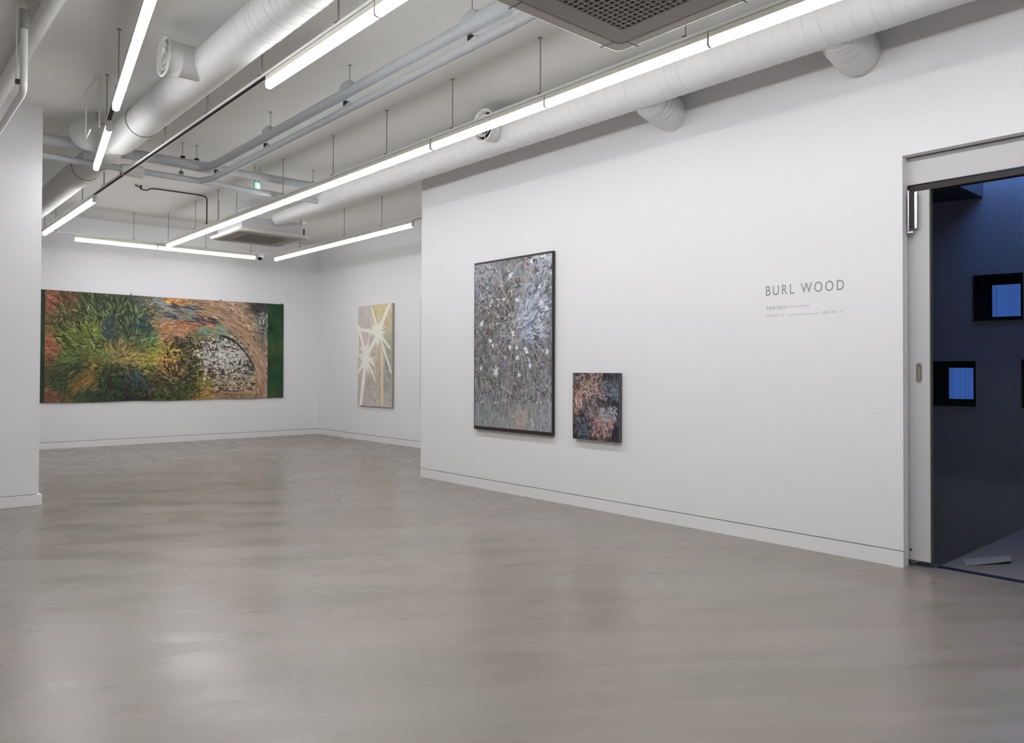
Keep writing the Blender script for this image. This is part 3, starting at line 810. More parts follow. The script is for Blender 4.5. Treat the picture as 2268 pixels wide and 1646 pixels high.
def smooth_noise(h, w, cell, rg):
    gh, gw = int(h / cell) + 3, int(w / cell) + 3
    g = rg.standard_normal((gh, gw))
    yy = np.arange(h) / cell; xx = np.arange(w) / cell
    y0 = yy.astype(int); x0 = xx.astype(int)
    fy = (yy - y0); fx = (xx - x0)
    fy = fy * fy * (3 - 2 * fy); fx = fx * fx * (3 - 2 * fx)
    a = g[y0][:, x0]; b = g[y0][:, x0 + 1]; c = g[y0 + 1][:, x0]; d = g[y0 + 1][:, x0 + 1]
    return (a * (1 - fx) + b * fx) * (1 - fy)[:, None] + (c * (1 - fx) + d * fx) * fy[:, None]

def stroke(img, x, y, ang, L, w, col, alpha=1.0, bend=0.0, taper=0.5):
    h, W, _ = img.shape
    n = max(2, int(L / 4) + 1)
    px, py = x - math.cos(ang) * L / 2, y - math.sin(ang) * L / 2
    x0 = int(max(0, x - L / 2 - w - 3)); x1 = int(min(W, x + L / 2 + w + 4))
    y0 = int(max(0, y - L / 2 - w - 3)); y1 = int(min(h, y + L / 2 + w + 4))
    if x1 <= x0 or y1 <= y0: return
    YY, XX = np.mgrid[y0:y1, x0:x1]
    best = np.full(XX.shape, 1e9)
    a = ang - bend / 2
    for i in range(n):
        t = (i + .5) / n
        qx = px + math.cos(a) * L / n; qy = py + math.sin(a) * L / n
        dx, dy = qx - px, qy - py
        k = np.clip(((XX - px) * dx + (YY - py) * dy) / (dx * dx + dy * dy + 1e-9), 0, 1)
        dd = np.hypot(XX - px - k * dx, YY - py - k * dy)
        ww = w * (1 - taper * abs(2 * t - 1))
        best = np.minimum(best, dd - ww)
        px, py = qx, qy; a += bend / n
    m = np.clip(0.5 - best, 0, 1) * alpha
    sub = img[y0:y1, x0:x1]
    sub[:] = sub * (1 - m[..., None]) + np.array(col) * m[..., None]

def tone(img, sat, gain, gamma=1.0):
    g = img.mean(-1, keepdims=True)
    return np.clip((g + (img - g) * sat) * gain, 0, 1) ** gamma

def jit(c, rg, lum, hue=0.03):
    k = 1 + rg.normal() * lum
    return np.clip(np.array(c) * k + rg.normal(size=3) * hue, 0.02, 0.97)

def strokes(img, rg, n, angf, Lr, wr, lum, region=None, hue=.02, alpha=.9, jit_ang=.35, bend=.5, src=None, fixed=None):
    h, w, _ = img.shape
    src = img.copy() if src is None else src
    for _ in range(n):
        if region: u = rg.uniform(region[0], region[2]); v = rg.uniform(region[1], region[3])
        else: u, v = rg.uniform(), rg.uniform()
        x, y = u * (w - 1), v * (h - 1)
        c = src[int(y), int(x)] if fixed is None else np.array(fixed[rg.integers(len(fixed))]) / 255.0
        stroke(img, x, y, angf(u, v) + rg.normal() * jit_ang, rg.uniform(*Lr), rg.uniform(*wr), jit(c, rg, lum, hue), alpha, rg.normal() * bend)

def canvas_obj(name, img, origin, ux, uy, wd, ht, mt, parent, wob=None):
    """grid mesh; ux = world dir of image +x, uy = world dir of image down"""
    h, w, _ = img.shape
    O = np.array(origin); UX = np.array(ux, float); UY = np.array(uy, float)
    yy, xx = np.mgrid[0:h, 0:w]
    P = O + (xx / (w - 1))[..., None] * UX * wd + (yy / (h - 1))[..., None] * UY * ht
    if wob is not None: P = P + wob(xx / (w - 1), yy / (h - 1))
    P = P.reshape(-1, 3)
    if parent is not None: P = P - np.array(parent.location)
    idx = np.arange(h * w).reshape(h, w)
    q = np.stack([idx[:-1, :-1], idx[1:, :-1], idx[1:, 1:], idx[:-1, 1:]], -1).reshape(-1, 4)
    me = bpy.data.meshes.new(name)
    me.vertices.add(len(P)); me.vertices.foreach_set('co', P.astype(np.float32).ravel())
    me.loops.add(q.size); me.loops.foreach_set('vertex_index', q.astype(np.int32).ravel())
    me.polygons.add(len(q)); me.polygons.foreach_set('loop_start', np.arange(0, q.size, 4, dtype=np.int32))
    me.polygons.foreach_set('loop_total', np.full(len(q), 4, dtype=np.int32))
    me.update(calc_edges=True)
    ca = me.color_attributes.new('paint', 'FLOAT_COLOR', 'POINT')
    s = np.clip(img.reshape(-1, 3), 0, 1)
    L = np.where(s <= .04045, s / 12.92, ((s + .055) / 1.055) ** 2.4)
    ca.data.foreach_set('color', np.c_[L, np.ones(len(L))].astype(np.float32).ravel())
    me.materials.append(mt); me.validate()
    o = bpy.data.objects.new(name, me); COL.objects.link(o)
    if parent is not None: o.parent = parent
    return o

def paint_mat(name, rough=.55):
    mt, nt, b = new_mat(name)
    at = nt.nodes.new('ShaderNodeVertexColor'); at.layer_name = 'paint'
    nt.links.new(at.outputs['Color'], b.inputs['Base Color'])
    b.inputs['Roughness'].default_value = rough
    b.inputs['Specular IOR Level'].default_value = .3
    tc = nt.nodes.new('ShaderNodeTexCoord'); n = nt.nodes.new('ShaderNodeTexNoise'); n.inputs['Scale'].default_value = 120
    nt.links.new(tc.outputs['Object'], n.inputs['Vector'])
    bp = nt.nodes.new('ShaderNodeBump'); bp.inputs['Strength'].default_value = .15; bp.inputs['Distance'].default_value = .002
    nt.links.new(n.outputs['Fac'], bp.inputs['Height']); nt.links.new(bp.outputs['Normal'], b.inputs['Normal'])
    return mt
PM = paint_mat('painted_canvas')

# ---- big green canvas on the back wall
def big_canvas():
    rg = np.random.default_rng(3)
    h, w = 300, 672
    P = [(.03, .1, 150, 92, 66), (.03, .5, 158, 96, 66), (.03, .95, 124, 84, 62), (.08, .06, 112, 82, 56), (.09, .22, 92, 88, 50), (.10, .4, 92, 108, 48), (.10, .58, 84, 98, 52), (.07, .85, 58, 70, 48), (.12, .72, 52, 66, 46), (.15, .92, 60, 74, 50),
         (.16, .78, 124, 100, 52), (.12, .88, 112, 92, 50), (.2, .66, 118, 104, 52), (.18, .3, 112, 126, 56), (.18, .1, 58, 70, 44), (.24, .1, 72, 84, 60), (.30, .12, 60, 76, 56), (.30, .3, 62, 84, 60), (.25, .35, 76, 92, 66), (.36, .18, 70, 86, 76), (.38, .3, 62, 80, 76), (.36, .42, 92, 96, 66),
         (.26, .5, 134, 116, 70), (.30, .56, 150, 132, 76), (.34, .6, 158, 140, 76), (.22, .55, 104, 116, 60), (.24, .75, 52, 68, 46), (.28, .88, 46, 60, 44), (.22, .93, 50, 62, 46), (.34, .82, 60, 78, 80), (.34, .95, 44, 52, 42), (.385, .96, 62, 46, 38),
         (.42, .2, 148, 118, 86), (.46, .3, 186, 128, 92), (.43, .12, 100, 100, 88), (.44, .03, 116, 124, 112), (.475, .02, 206, 142, 70), (.52, .02, 186, 130, 82), (.50, .12, 130, 130, 122), (.56, .14, 108, 112, 108), (.55, .2, 168, 100, 62), (.60, .24, 190, 116, 78), (.66, .26, 176, 106, 70), (.53, .34, 172, 124, 96), (.60, .36, 116, 118, 84), (.70, .30, 124, 146, 122),
         (.42, .46, 126, 146, 62), (.41, .40, 74, 116, 88), (.42, .58, 158, 146, 62), (.40, .68, 138, 132, 62), (.48, .50, 190, 166, 62), (.51, .55, 180, 154, 58), (.46, .62, 200, 134, 74), (.50, .68, 178, 128, 78), (.46, .42, 176, 128, 92), (.52, .44, 66, 58, 44),
         (.56, .5, 96, 90, 62), (.56, .62, 84, 92, 58), (.60, .72, 134, 122, 62), (.63, .80, 142, 122, 60), (.56, .80, 92, 88, 58), (.44, .80, 98, 86, 58), (.40, .88, 72, 70, 56), (.48, .88, 76, 74, 52), (.56, .92, 66, 76, 50), (.44, .97, 78, 88, 48), (.50, .97, 72, 84, 44),
         (.66, .46, 108, 106, 86), (.72, .42, 150, 154, 132), (.76, .46, 128, 128, 108), (.66, .56, 150, 148, 134), (.72, .56, 158, 156, 146), (.80, .56, 150, 148, 138), (.78, .68, 158, 152, 142), (.66, .70, 104, 98, 84), (.72, .76, 118, 108, 90), (.84, .70, 116, 112, 96),
         (.75, .86, 130, 112, 86), (.84, .86, 152, 122, 92), (.70, .93, 136, 108, 82), (.60, .98, 158, 126, 66), (.66, .99, 172, 134, 76), (.76, .97, 146, 118, 88), (.86, .97, 156, 124, 98),
         (.60, .06, 150, 118, 92), (.68, .10, 176, 142, 116), (.76, .14, 182, 144, 120), (.74, .24, 158, 124, 96), (.82, .24, 178, 142, 116), (.82, .38, 172, 140, 112), (.86, .5, 182, 146, 124), (.895, .6, 172, 134, 118), (.88, .75, 172, 134, 112), (.90, .9, 150, 116, 96), (.91, .45, 140, 122, 106),
         (.89, .05, 64, 62, 60), (.91, .18, 130, 134, 124), (.915, .3, 96, 96, 88)]
    img = ctrl_img(h, w, P, 4.2)
    def ang(u, v):
        X, Y = u * 2.26, v
        if u < .5 and not (u > .40 and v < .42):
            return math.atan2(Y - .62, X - .60)
        # arch around (1.35,.95)
        if v > .66 and u > .6: return 0.05
        if v < .42 or u > .82:
            return math.atan2(Y - 1.05, X - 1.30) + math.pi / 2
        return .4 * math.sin(u * 23) + .5
    base = img.copy()
    strokes(img, rg, 4200, ang, (10, 30), (1.0, 2.6), .20, src=base, hue=.010)
    strokes(img, rg, 2600, ang, (6, 16), (.6, 1.3), .34, src=base, hue=.012)
    strokes(img, rg, 2600, ang, (3, 9), (.5, 1.2), .38, src=base, hue=.012, jit_ang=1.1, bend=1.4)
    # dark branchy marks, greens
    strokes(img, rg, 260, ang, (8, 26), (.8, 2.0), .15, (.05, .12, .42, .5), fixed=[(44, 50, 26), (52, 58, 30), (150, 158, 92)], jit_ang=.6)
    strokes(img, rg, 520, ang, (8, 22), (.8, 1.9), .15, (.20, .66, .62, .99), fixed=[(38, 44, 24), (40, 48, 30), (98, 106, 62), (52, 44, 34)], jit_ang=.9, bend=1.2)
    strokes(img, rg, 150, ang, (8, 26), (.8, 2.0), .15, (.16, 0, .34, .3), fixed=[(40, 46, 24), (112, 126, 80)], jit_ang=.5)
    strokes(img, rg, 240, lambda u, v: .6, (6, 18), (.8, 2.2), .15, (.46, .38, .62, .80), fixed=[(44, 40, 28), (52, 48, 34), (176, 146, 112)], jit_ang=1.2, bend=1.6)
    # orange streak lower left
    strokes(img, rg, 36, lambda u, v: -.75, (12, 26), (.8, 2), .12, (.10, .72, .20, .90), fixed=[(150, 112, 58), (132, 96, 52)], jit_ang=.2)
    # blue teal accents
    strokes(img, rg, 12, lambda u, v: .9, (14, 30), (1.5, 3), .1, (.33, .72, .39, .9), fixed=[(70, 98, 104), (52, 70, 74)], jit_ang=.3)
    strokes(img, rg, 30, lambda u, v: -1.0, (16, 34), (1.5, 3), .1, (.22, .2, .27, .42), fixed=[(58, 72, 74)], jit_ang=.15)
    strokes(img, rg, 24, lambda u, v: .4, (10, 24), (1.5, 4), .1, (.35, .14, .40, .32), fixed=[(44, 66, 72), (56, 84, 82)], jit_ang=.4)
    strokes(img, rg, 60, lambda u, v: .25, (20, 50), (1.5, 3.2), .1, (.43, .06, .62, .22), fixed=[(142, 152, 146), (122, 136, 126), (74, 66, 74)], jit_ang=.12)
    strokes(img, rg, 22, lambda u, v: .45, (20, 40), (1.5, 3.2), .1, (.60, .16, .70, .24), fixed=[(72, 62, 72), (90, 80, 78)], jit_ang=.12)
    strokes(img, rg, 26, lambda u, v: .3, (20, 44), (1.5, 4), .1, (.62, .24, .72, .36), fixed=[(140, 164, 140), (110, 140, 112)], jit_ang=.15)
    strokes(img, rg, 14, lambda u, v: .0, (20, 50), (.8, 1.5), .1, (.50, .22, .68, .32), fixed=[(214, 150, 116)], jit_ang=.25)
    # flowers: dark holes then white blotches
    for _ in range(330):
        u = rg.uniform(.56, .86); v = rg.uniform(.36, .76)
        if (v - .36) < (.10 * (u < .66)) : continue
        c = (48, 46, 34) if rg.uniform() < .8 else (90, 96, 70)
        stroke(img, u * w, v * h, rg.uniform(0, 3.1), rg.uniform(4, 13), rg.uniform(1, 2.6), jit(np.array(c) / 255, rg, .15), .9, rg.normal() * 1.5)
    for _ in range(470):
        u = .745 + rg.normal() * .085; v = .56 + rg.normal() * .10
        if not (.58 < u < .868 and .36 < v < .76): continue
        if u > .80 + .13 * (v - .36) / .4: continue
        stroke(img, u * w, v * h, rg.uniform(0, 3.1), rg.uniform(2, 8), rg.uniform(1.2, 3.0), jit(np.array((206, 200, 192)) / 255, rg, .10), .95, rg.normal() * 1.5)
    for _ in range(60):
        u = rg.uniform(.60, .74); v = rg.uniform(.5, .86)
        stroke(img, u * w, v * h, rg.uniform(0, 3.1), rg.uniform(2, 6), rg.uniform(1.5, 3.2), jit(np.array((210, 198, 186)) / 255, rg, .08), .95)
    for v0, u0 in ((.735, .70), (.785, .68), (.84, .67), (.90, .68)):
        for _ in range(75):
            u = rg.uniform(u0, .86); v = v0 + rg.normal() * .012
            c = (200, 192, 180) if rg.uniform() < .6 else (50, 44, 36)
            stroke(img, u * w, v * h, rg.uniform(-.5, .5), rg.uniform(3, 8), rg.uniform(1, 2.2), jit(np.array(c) / 255, rg, .1), .9, rg.normal())
        for _ in range(14):
            stroke(img, rg.uniform(.72, .86) * w, (v0 + .03) * h + rg.normal(), .03, 46, 1.3, jit(np.array((176, 144, 108)) / 255, rg, .08), .9)
    # dark outline of the arch
    for k in range(60):
        t = k / 59
        u = .70 + .17 * t ** .8; v = .36 + .36 * t ** 1.6
        stroke(img, u * w + rg.normal(), v * h, .7 + .6 * t, 12, 1.6, (.16, .14, .11), .85)
    # arch strands
    for _ in range(420):
        t = rg.uniform(0, 1); off = rg.uniform(-.05, .06)
        th = -1.45 + 1.75 * t
        X = 1.30 + (.72 + off) * math.cos(th); Y = .96 + (.88 + off * 1.3) * math.sin(th)
        u = X / 2.26; v = Y
        if u < .56 or u > .915 or v < 0 or v > .99: continue
        stroke(img, u * w, v * h, th + math.pi / 2 - .05, rg.uniform(18, 46), rg.uniform(.7, 1.8), jit(np.array([(190, 152, 124), (164, 126, 98), (206, 170, 142), (140, 108, 84)][rg.integers(4)]) / 255, rg, .08), .85, .25)
    strokes(img, rg, 70, lambda u, v: 1.4, (4, 12), (1.2, 3), .1, (.885, .10, .918, .36), fixed=[(168, 172, 160), (60, 58, 56), (120, 126, 112)], jit_ang=.8)
    # side strips
    yy, xx = np.mgrid[0:h, 0:w]; U = xx / (w - 1); V = yy / (h - 1)
    g = np.array((37, 76, 46)) / 255 + np.zeros((h, w, 3))
    n1 = smooth_noise(h, w, 26, rg)[..., None]
    g = g * (1 + .09 * n1)
    ol = np.exp(-((U - .945) ** 2 / .0006 + (V - .5) ** 2 / .012))[..., None] + .9 * np.exp(-((U - .985) ** 2 / .0002 + (V - .45) ** 2 / .02))[..., None] + np.exp(-((U - .95) ** 2 / .0008 + (V - 1.0) ** 2 / .010))[..., None]
    g = g * (1 - .55 * np.clip(ol, 0, 1)) + np.array((92, 94, 44)) / 255 * .55 * np.clip(ol, 0, 1)
    m = (U > .922)[..., None]; img[:] = np.where(m, g, img)
    gl = np.array((40, 62, 42)) / 255 * (1 + .1 * n1); m = (U < .016)[..., None]; img[:] = np.where(m, gl, img)
    return tone(img, .88, 1.08)
bc = empty('unstretched_canvas', (2.53, YB - .012, .80), 'long unframed green and brown abstract canvas pinned to the back wall', 'painting')
def wob(u, v):
    dz = -.012 * np.sin(u * np.pi * 3.0) ** 2 * (v) - .008 * np.sin(np.pi * u) * (1 - v) * 1.0
    dy = -.010 * (0.5 + .5 * np.sin(u * 34 + .8 * np.sin(v * 5))) * v ** 2
    return np.stack([np.zeros_like(u), dy, dz], -1)
o = canvas_obj('canvas_sheet', big_canvas(), (2.530, YB - .020, 2.733), (1, 0, 0), (0, 0, -1), 4.362, 1.935, PM, bc, wob)
sm = o.modifiers.new('t', 'SOLIDIFY'); sm.thickness = .003; sm.offset = -1
for x, z in ((3.95, 2.742), (5.58, 2.735), (6.84, 2.738), (6.82, .80)):
    MB().tube([(x, YB - .030, z), (x, YB - .001, z)], .006, 8).tube([(x, YB - .034, z), (x, YB - .028, z)], .013, 12).build('pin', M['clamp'], bc)

# ---- tall grey painting
def grey_img():
    rg = np.random.default_rng(11)
    h, w = 380, 256
    P = [(.1, .05, 150, 152, 160), (.5, .03, 130, 128, 130), (.9, .05, 168, 172, 184), (.3, .1, 132, 130, 134), (.7, .12, 146, 146, 152), (.1, .2, 128, 130, 138), (.4, .2, 104, 100, 98), (.6, .2, 112, 112, 116), (.9, .2, 110, 112, 120), (.2, .32, 118, 112, 108), (.45, .33, 98, 92, 88), (.7, .3, 156, 164, 178), (.8, .4, 160, 170, 184), (.92, .3, 108, 110, 122), (.5, .45, 124, 122, 122), (.2, .45, 112, 108, 108),
         (.35, .52, 116, 116, 120), (.8, .52, 116, 116, 122), (.15, .6, 112, 112, 114), (.5, .6, 108, 104, 104), (.9, .65, 118, 118, 124), (.3, .7, 120, 118, 118), (.6, .74, 112, 112, 116), (.85, .8, 134, 136, 138), (.1, .8, 120, 122, 124), (.4, .85, 128, 128, 130), (.6, .93, 156, 146, 144), (.1, .95, 134, 140, 144), (.9, .95, 144, 148, 152), (.4, .97, 138, 142, 146)]
    img = ctrl_img(h, w, P, 3.6)
    base = img.copy()
    cx, cy = .56, .36
    rad = lambda u, v: math.atan2((v - cy) * 1.5, (u - cx)) + (math.pi / 2 if rg.uniform() < .4 else 0)
    ver = lambda u, v: 1.5
    strokes(img, rg, 2200, rad, (6, 22), (1.2, 3.4), .14, src=base, hue=.012, jit_ang=.7, bend=1.2)
    strokes(img, rg, 900, ver, (10, 30), (1, 2.4), .12, (0, .72, 1, 1), src=base, hue=.01, jit_ang=.25)
    strokes(img, rg, 500, rad, (5, 14), (1, 2.6), .1, (0, 0, 1, .5), fixed=[(166, 170, 182), (150, 154, 166), (92, 88, 88), (84, 82, 82)], jit_ang=1, bend=1.6)
    strokes(img, rg, 500, rad, (5, 16), (1, 2.4), .1, (0, .4, 1, .85), fixed=[(84, 80, 80), (96, 92, 90), (150, 152, 160), (128, 130, 136)], jit_ang=.8, bend=1)
    # web filaments
    for k in range(26):
        a = k / 26 * 2 * math.pi + rg.normal() * .08
        L = rg.uniform(.35, .75)
        u = cx + math.cos(a) * L / 2 * .8; v = cy + math.sin(a) * L / 2
        stroke(img, u * w, v * h, math.atan2(math.sin(a) * h, math.cos(a) * .8 * w), L * h * .8, rg.uniform(.8, 1.8), (.66, .64, .62), .7, rg.normal() * .3, .4)
    for rr_ in (.07, .12, .18, .25, .33, .42, .52):
        for k in range(int(14 + rr_ * 40)):
            a = rg.uniform(0, 2 * math.pi); u = cx + rr_ * math.cos(a) * 1.2; v = cy + rr_ * math.sin(a)
            if 0 < u < 1 and 0 < v < 1: stroke(img, u * w, v * h, a + math.pi / 2, rg.uniform(10, 26), rg.uniform(.8, 1.5), (.68, .66, .63) if rg.uniform() < .7 else (.72, .62, .56), .65, .4)
    # pale plume
    for _ in range(520):
        u = .76 + rg.normal() * .09; v = .33 + rg.normal() * .075 + (u - .76) * -.1
        c = [(178, 186, 202), (160, 170, 188), (192, 198, 212), (86, 92, 106)][rg.integers(4)]
        stroke(img, u * w, v * h, math.atan2((v - .4) * 1.5, u - .55) + rg.normal() * .4, rg.uniform(6, 20), rg.uniform(.9, 2.4), np.array(c) / 255, .85, rg.normal() * 1.2)
    # white star blobs
    for (u, v, s) in ((.49, .09, 11), (.30, .66, 15), (.57, .24, 8), (.86, .27, 10), (.93, .30, 8), (.10, .37, 9), (.22, .47, 9), (.52, .44, 8), (.68, .53, 8), (.70, .55, 7), (.48, .52, 7), (.57, .52, 6), (.58, .58, 7), (.60, .68, 7), (.74, .63, 6), (.40, .23, 5), (.94, .55, 7), (.25, .50, 7), (.09, .64, 5), (.75, .03, 7), (.85, .18, 6)):
        for _ in range(9):
            stroke(img, u * w + rg.normal() * s * .25, v * h + rg.normal() * s * .25, rg.uniform(0, 3.14), s * rg.uniform(.6, 1.6), rg.uniform(1, 2.4), (.84, .85, .88), .9, 0, .9)
    strokes(img, rg, 70, lambda u, v: 1.2, (3, 8), (.8, 1.8), .03, fixed=[(212, 214, 222), (222, 222, 226)], jit_ang=1)
    strokes(img, rg, 60, rad, (5, 14), (.9, 1.8), .05, fixed=[(176, 146, 130), (168, 138, 122)], jit_ang=.5)
    strokes(img, rg, 60, ver, (8, 18), (1.5, 3), .06, (.55, .90, .70, .97), fixed=[(168, 150, 148), (160, 146, 146)], jit_ang=.5)
    return tone(img, .9, 1.10)
PH = .048
g1 = empty('framed_painting', (XR - .001, 6.35, .69), 'tall grey abstract painting in a dark brown frame on the right wall', 'painting')
y0, y1, z0, z1 = 6.997, 5.690, .690, 2.634
xf = XR - .044
fm = MB().box(xf + .012, y1 + .004, z0 + .02, XR - .002, y0 - .004, z1 - .01)
fm.box(xf, y1, z0, XR - .002, y1 + .005, z1).box(xf, y0 - .006, z0, XR - .002, y0, z1).box(xf, y1 + .010, z1 - .022, XR - .002, y0 - .006, z1).box(xf, y1 + .010, z0, XR - .002, y0 - .006, z0 + .040)
fm.build('frame', M['frame'], g1)
canvas_obj('canvas', grey_img(), (xf + .002, y0 - .007, z1 - .022), (0, -1, 0), (0, 0, -1), (y0 - y1) - .013, (z1 - z0) - .062, PM, g1)

# ---- small dark pink painting
def small_img():
    rg = np.random.default_rng(5)
    h, w = 190, 172
    P = [(.08, .08, 92, 94, 98), (.3, .06, 96, 74, 80), (.42, .12, 176, 132, 126), (.55, .1, 176, 128, 120), (.7, .06, 84, 78, 88), (.9, .1, 78, 82, 90), (.1, .22, 140, 98, 84), (.3, .2, 182, 136, 126), (.5, .25, 186, 140, 128), (.62, .25, 170, 134, 122), (.75, .2, 74, 74, 84), (.9, .3, 120, 128, 146), (.05, .4, 160, 116, 106), (.2, .35, 196, 156, 140), (.28, .3, 204, 184, 172), (.45, .35, 140, 116, 116), (.6, .38, 128, 106, 102), (.75, .4, 60, 58, 66), (.9, .45, 56, 60, 68),
         (.1, .55, 170, 122, 112), (.25, .5, 120, 100, 104), (.4, .5, 96, 82, 88), (.55, .5, 104, 90, 98), (.7, .55, 66, 60, 70), (.8, .55, 130, 134, 150), (.9, .6, 70, 72, 80), (.1, .7, 124, 102, 104), (.25, .65, 54, 56, 72), (.45, .65, 92, 82, 90), (.6, .68, 150, 120, 116), (.75, .62, 150, 138, 148), (.8, .72, 186, 136, 132), (.7, .8, 176, 132, 128), (.5, .8, 150, 112, 110), (.35, .78, 76, 76, 86), (.15, .8, 70, 76, 86), (.05, .9, 56, 58, 62), (.25, .9, 84, 92, 106), (.45, .92, 70, 62, 66), (.6, .92, 150, 114, 114), (.8, .92, 58, 58, 62), (.95, .85, 50, 52, 56)]
    img = ctrl_img(h, w, P, 3.8); base = img.copy()
    sw = lambda u, v: math.atan2((v - .45) * 1.1, u - .38) + math.pi / 2 * (u < .4) + .3
    strokes(img, rg, 1500, sw, (5, 16), (.8, 2.0), .26, src=base, hue=.02, jit_ang=.6, bend=1.4)
    strokes(img, rg, 760, sw, (4, 12), (.7, 1.6), .1, fixed=[(40, 36, 42), (50, 42, 46), (36, 38, 46)], jit_ang=.8, bend=1.4)
    strokes(img, rg, 150, lambda u, v: .8, (10, 30), (.7, 1.5), .1, (.3, .35, .75, .72), fixed=[(196, 172, 172), (150, 128, 134), (48, 42, 50)], jit_ang=.12)
    strokes(img, rg, 110, sw, (4, 14), (.8, 2), .06, (.62, .5, .95, .72), fixed=[(196, 196, 210), (150, 154, 170)], jit_ang=.9, bend=1.5)
    strokes(img, rg, 150, sw, (4, 12), (.8, 2), .06, (.4, .62, .85, .95), fixed=[(214, 176, 168), (190, 140, 134), (178, 128, 126)], jit_ang=1, bend=1.5)
    strokes(img, rg, 110, sw, (4, 12), (.8, 2), .06, (.1, .0, .65, .35), fixed=[(216, 176, 158), (190, 140, 132), (206, 168, 160)], jit_ang=1, bend=1.5)
    strokes(img, rg, 60, lambda u, v: 1.5, (8, 26), (.8, 1.8), .06, (.05, .3, .22, .6), fixed=[(220, 196, 182), (182, 124, 108)], jit_ang=.15)
    strokes(img, rg, 70, sw, (5, 14), (.8, 2), .06, (.65, .12, .98, .4), fixed=[(136, 148, 170), (110, 118, 138)], jit_ang=.6, bend=1)
    strokes(img, rg, 60, sw, (5, 14), (.8, 2), .06, (.05, .68, .4, .95), fixed=[(120, 134, 156), (100, 112, 132)], jit_ang=.8, bend=1)
    return tone(img, .72, 1.0)
y0, y1, z0, z1 = 5.385, 4.775, .690, 1.356
g2 = empty('small_painting', (XR - .001, 5.08, .69), 'small dark painting with pink swirls, unframed, right of the tall grey one', 'painting')
xf = XR - .048
MB().box(xf + .001, y1, z0, XR - .002, y0, z1).build('stretcher', M['canvas_dark'], g2)
canvas_obj('canvas', small_img(), (xf, y0 - .001, z1 - .001), (0, -1, 0), (0, 0, -1), (y0 - y1) - .002, (z1 - z0) - .002, PM, g2)

# ---- pale starburst painting on the set back wall
def pale_img():
    rg = np.random.default_rng(8)
    h, w = 260, 170
    P = [(.1, .08, 200, 190, 182), (.3, .1, 204, 194, 184), (.35, .2, 200, 186, 172), (.55, .06, 216, 196, 140), (.7, .08, 218, 200, 148), (.6, .15, 212, 194, 140), (.9, .2, 204, 188, 146), (.95, .35, 178, 176, 150), (.1, .3, 204, 188, 178), (.05, .4, 206, 180, 168), (.4, .45, 206, 192, 170), (.55, .45, 206, 190, 158), (.8, .4, 196, 188, 156), (.95, .5, 170, 174, 150), (.1, .6, 204, 184, 172), (.4, .6, 204, 188, 166), (.6, .55, 198, 184, 158), (.85, .6, 188, 178, 156), (.3, .75, 188, 172, 166), (.5, .75, 196, 180, 162), (.85, .75, 182, 176, 176), (.3, .9, 192, 178, 172), (.5, .95, 198, 188, 180), (.9, .9, 190, 180, 176), (.6, .85, 196, 180, 160)]
    img = ctrl_img(h, w, P, 3.4); base = img.copy()
    strokes(img, rg, 1500, lambda u, v: 1.45, (5, 16), (.8, 1.8), .07, src=base, hue=.015, jit_ang=.5, bend=1)
    strokes(img, rg, 260, lambda u, v: 1.5, (5, 14), (.7, 1.3), .06, (.3, .35, 1, .95), fixed=[(166, 156, 138), (152, 150, 142), (172, 160, 146)], jit_ang=.4, bend=1)
    strokes(img, rg, 60, lambda u, v: 1.2, (8, 22), (.9, 1.6), .06, (.78, .55, .98, .85), fixed=[(138, 140, 142), (160, 156, 152)], jit_ang=.3)
    W = np.array((238, 231, 220)) / 255
    for _ in range(70): stroke(img, (.715 + rg.normal() * .012) * w, rg.uniform(.42, 1) * h, 1.57, 40, 3.0, jit(np.array((226, 204, 160)) / 255, rg, .02, .005), .9)
    def seg(a, b, wd, k=3, tp=.3):
        for _ in range(k):
            ax, ay = a[0] * w + rg.normal() * wd * .2, a[1] * h; bx, by = b[0] * w + rg.normal() * wd * .2, b[1] * h
            stroke(img, (ax + bx) / 2, (ay + by) / 2, math.atan2(by - ay, bx - ax), math.hypot(bx - ax, by - ay), wd, jit(W, rg, .012, .004), .95, 0, tp)
    N1, N2 = (.60, .27), (.25, .52)
    seg(N1, (.92, .0), 6); seg(N1, (.40, .02), 4); seg(N1, (.04, .23), 5); seg(N1, N2, 6); seg(N1, (.97, .66), 3.4); seg(N1, (.93, .43), 3.4); seg((.02, .2), N2, 6); seg(N2, (.08, 1.0), 8); seg(N2, (.52, .74), 3); seg((.36, .25), N2, 2.6)
    seg((0, .2), (0, .5), 4); seg(N2, (.02, .66), 5)
    for N, R in ((N1, 34), (N2, 40)):
        for _ in range(70):
            a = rg.uniform(0, 2 * math.pi); L = R * rg.uniform(.5, 1.35)
            stroke(img, N[0] * w + math.cos(a) * L / 2, N[1] * h + math.sin(a) * L / 2, a, L, rg.uniform(1.2, 2.6), jit(W, rg, .01, .004), .95, rg.normal() * .3, .8)
        for _ in range(30): stroke(img, N[0] * w + rg.normal() * 7, N[1] * h + rg.normal() * 12, rg.uniform(0, 3.1), 14, 4, W, .9)
    return tone(img, .72, 1.10)
y0, y1, z0, z1 = 13.255, 12.010, .680, 2.617
g3 = empty('pale_painting', (XA - .001, 12.6, .68), 'tall pale beige painting with white starburst strokes on the set back wall', 'painting')
xf = XA - .045
MB().box(xf + .001, y1, z0, XA - .002, y0, z1).build('stretcher', M['canvas_pale'], g3)
canvas_obj('canvas', pale_img(), (xf, y0 - .001, z1 - .001), (0, -1, 0), (0, 0, -1), (y0 - y1) - .002, (z1 - z0) - .002, PM, g3)
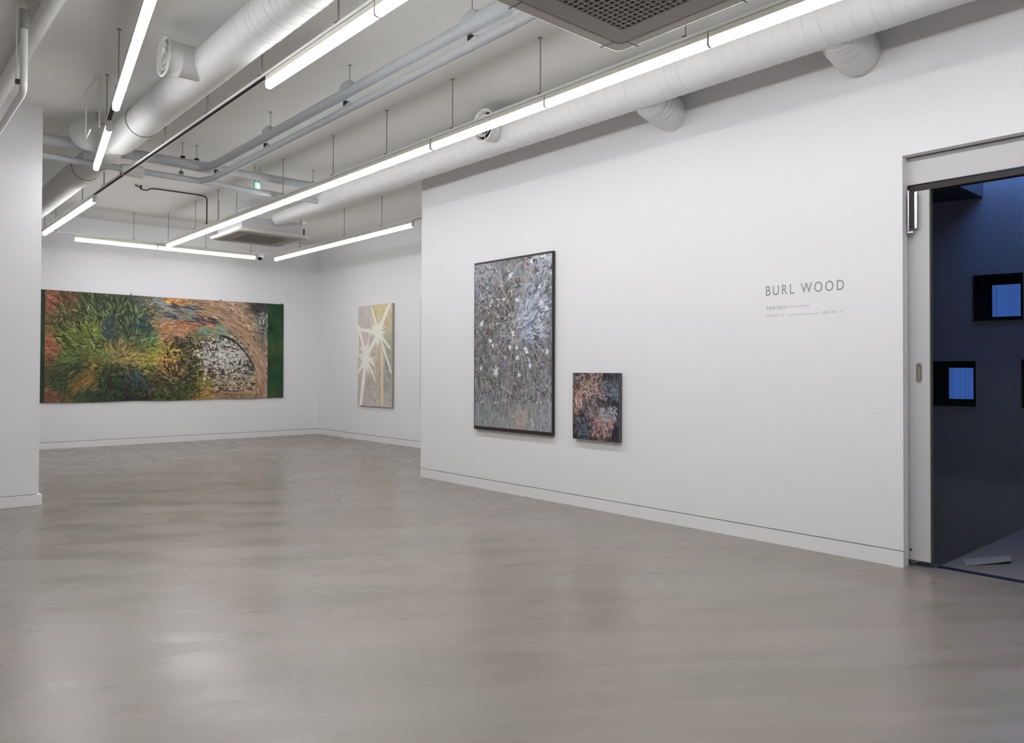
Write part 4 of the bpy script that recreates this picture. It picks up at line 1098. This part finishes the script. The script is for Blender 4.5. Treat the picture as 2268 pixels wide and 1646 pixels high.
# ---- sliver of one more painting just behind the wall edge
g4 = empty('hidden_painting', (XA - .001, 10.6, .69), 'thin dark edge of a canvas barely showing beside the far end of the right wall', 'painting')
MB().box(XA - .040, 10.0, .70, XA - .002, 11.105, 2.64).build('stretcher', M['canvas_dark'], g4)
MB().box(XA - .042, 10.0, .70, XA - .040, 11.098, 2.64).build('canvas', M['white_metal'], g4)

# ------------------------------------------------------------------ wall lettering
def text_obj(name, body, y, z, size, mt, parent, spacing=1.0, width=None, height=None, off=0.0):
    cu = bpy.data.curves.new(name, 'FONT')
    cu.body = body; cu.size = size; cu.space_character = spacing; cu.extrude = .0006; cu.offset = off
    tmp = bpy.data.objects.new(name + '_tmp', cu); COL.objects.link(tmp)
    dg = bpy.context.evaluated_depsgraph_get(); dg.update()
    me = bpy.data.meshes.new_from_object(tmp.evaluated_get(dg))
    bpy.data.objects.remove(tmp, do_unlink=True); bpy.data.curves.remove(cu)
    xs = [v.co.x for v in me.vertices]; ys = [v.co.y for v in me.vertices]
    if not xs: return None
    x0, x1, ya, yb = min(xs), max(xs), min(ys), max(ys)
    sx = width / (x1 - x0) if width else 1
    sy = height / (yb - ya) if height else sx
    for v in me.vertices:
        X = (v.co.x - x0) * sx; Y = (v.co.y - ya) * sy; Z = v.co.z
        v.co = Vector((XR - .0012 - Z, y - X, z + Y)) - parent.location
    me.materials.clear(); me.materials.append(mt)
    me.name = name
    o = bpy.data.objects.new(name, me); COL.objects.link(o); o.parent = parent
    return o
wt = empty('wall_lettering', (XR, 2.95, 1.82), 'grey vinyl exhibition title lettering on the right wall near the door', 'wall text')
text_obj('title_line', 'BURL WOOD', 3.262, 1.990, .1, M['letters'], wt, 1.35, width=.640, height=.078, off=-.0002)
text_obj('artist_line', '유윤영 개인전', 3.260, 1.874, .03, M['letters_pale'], wt, 1.15, width=.170, height=.027)
text_obj('romanised_line', 'Lee Yoo Young', 3.070, 1.878, .03, M['letters_pale'], wt, 1.1, width=.175, height=.022, off=-.0006)
text_obj('start_date', '2026. 02. 17', 3.260, 1.818, .03, M['letters_pale'], wt, 1.1, width=.150, height=.018, off=-.0006)
text_obj('end_date', '2026. 03. 12', 2.795, 1.821, .03, M['letters_pale'], wt, 1.1, width=.168, height=.018, off=-.0004)
MB().box(XR - .0022, 2.822, 1.8245, XR - .0010, 3.070, 1.8265).build('date_rule', M['letters_pale'], wt)

# ------------------------------------------------------------------ world (dusk sky, seen only through the stairwell opening)
w = bpy.data.worlds.new('dusk'); S.world = w; w.use_nodes = True
bg = w.node_tree.nodes['Background']
bg.inputs['Color'].default_value = (0.16, 0.32, 0.85, 1)
bg.inputs['Strength'].default_value = 14.5
bpy.context.view_layer.update()
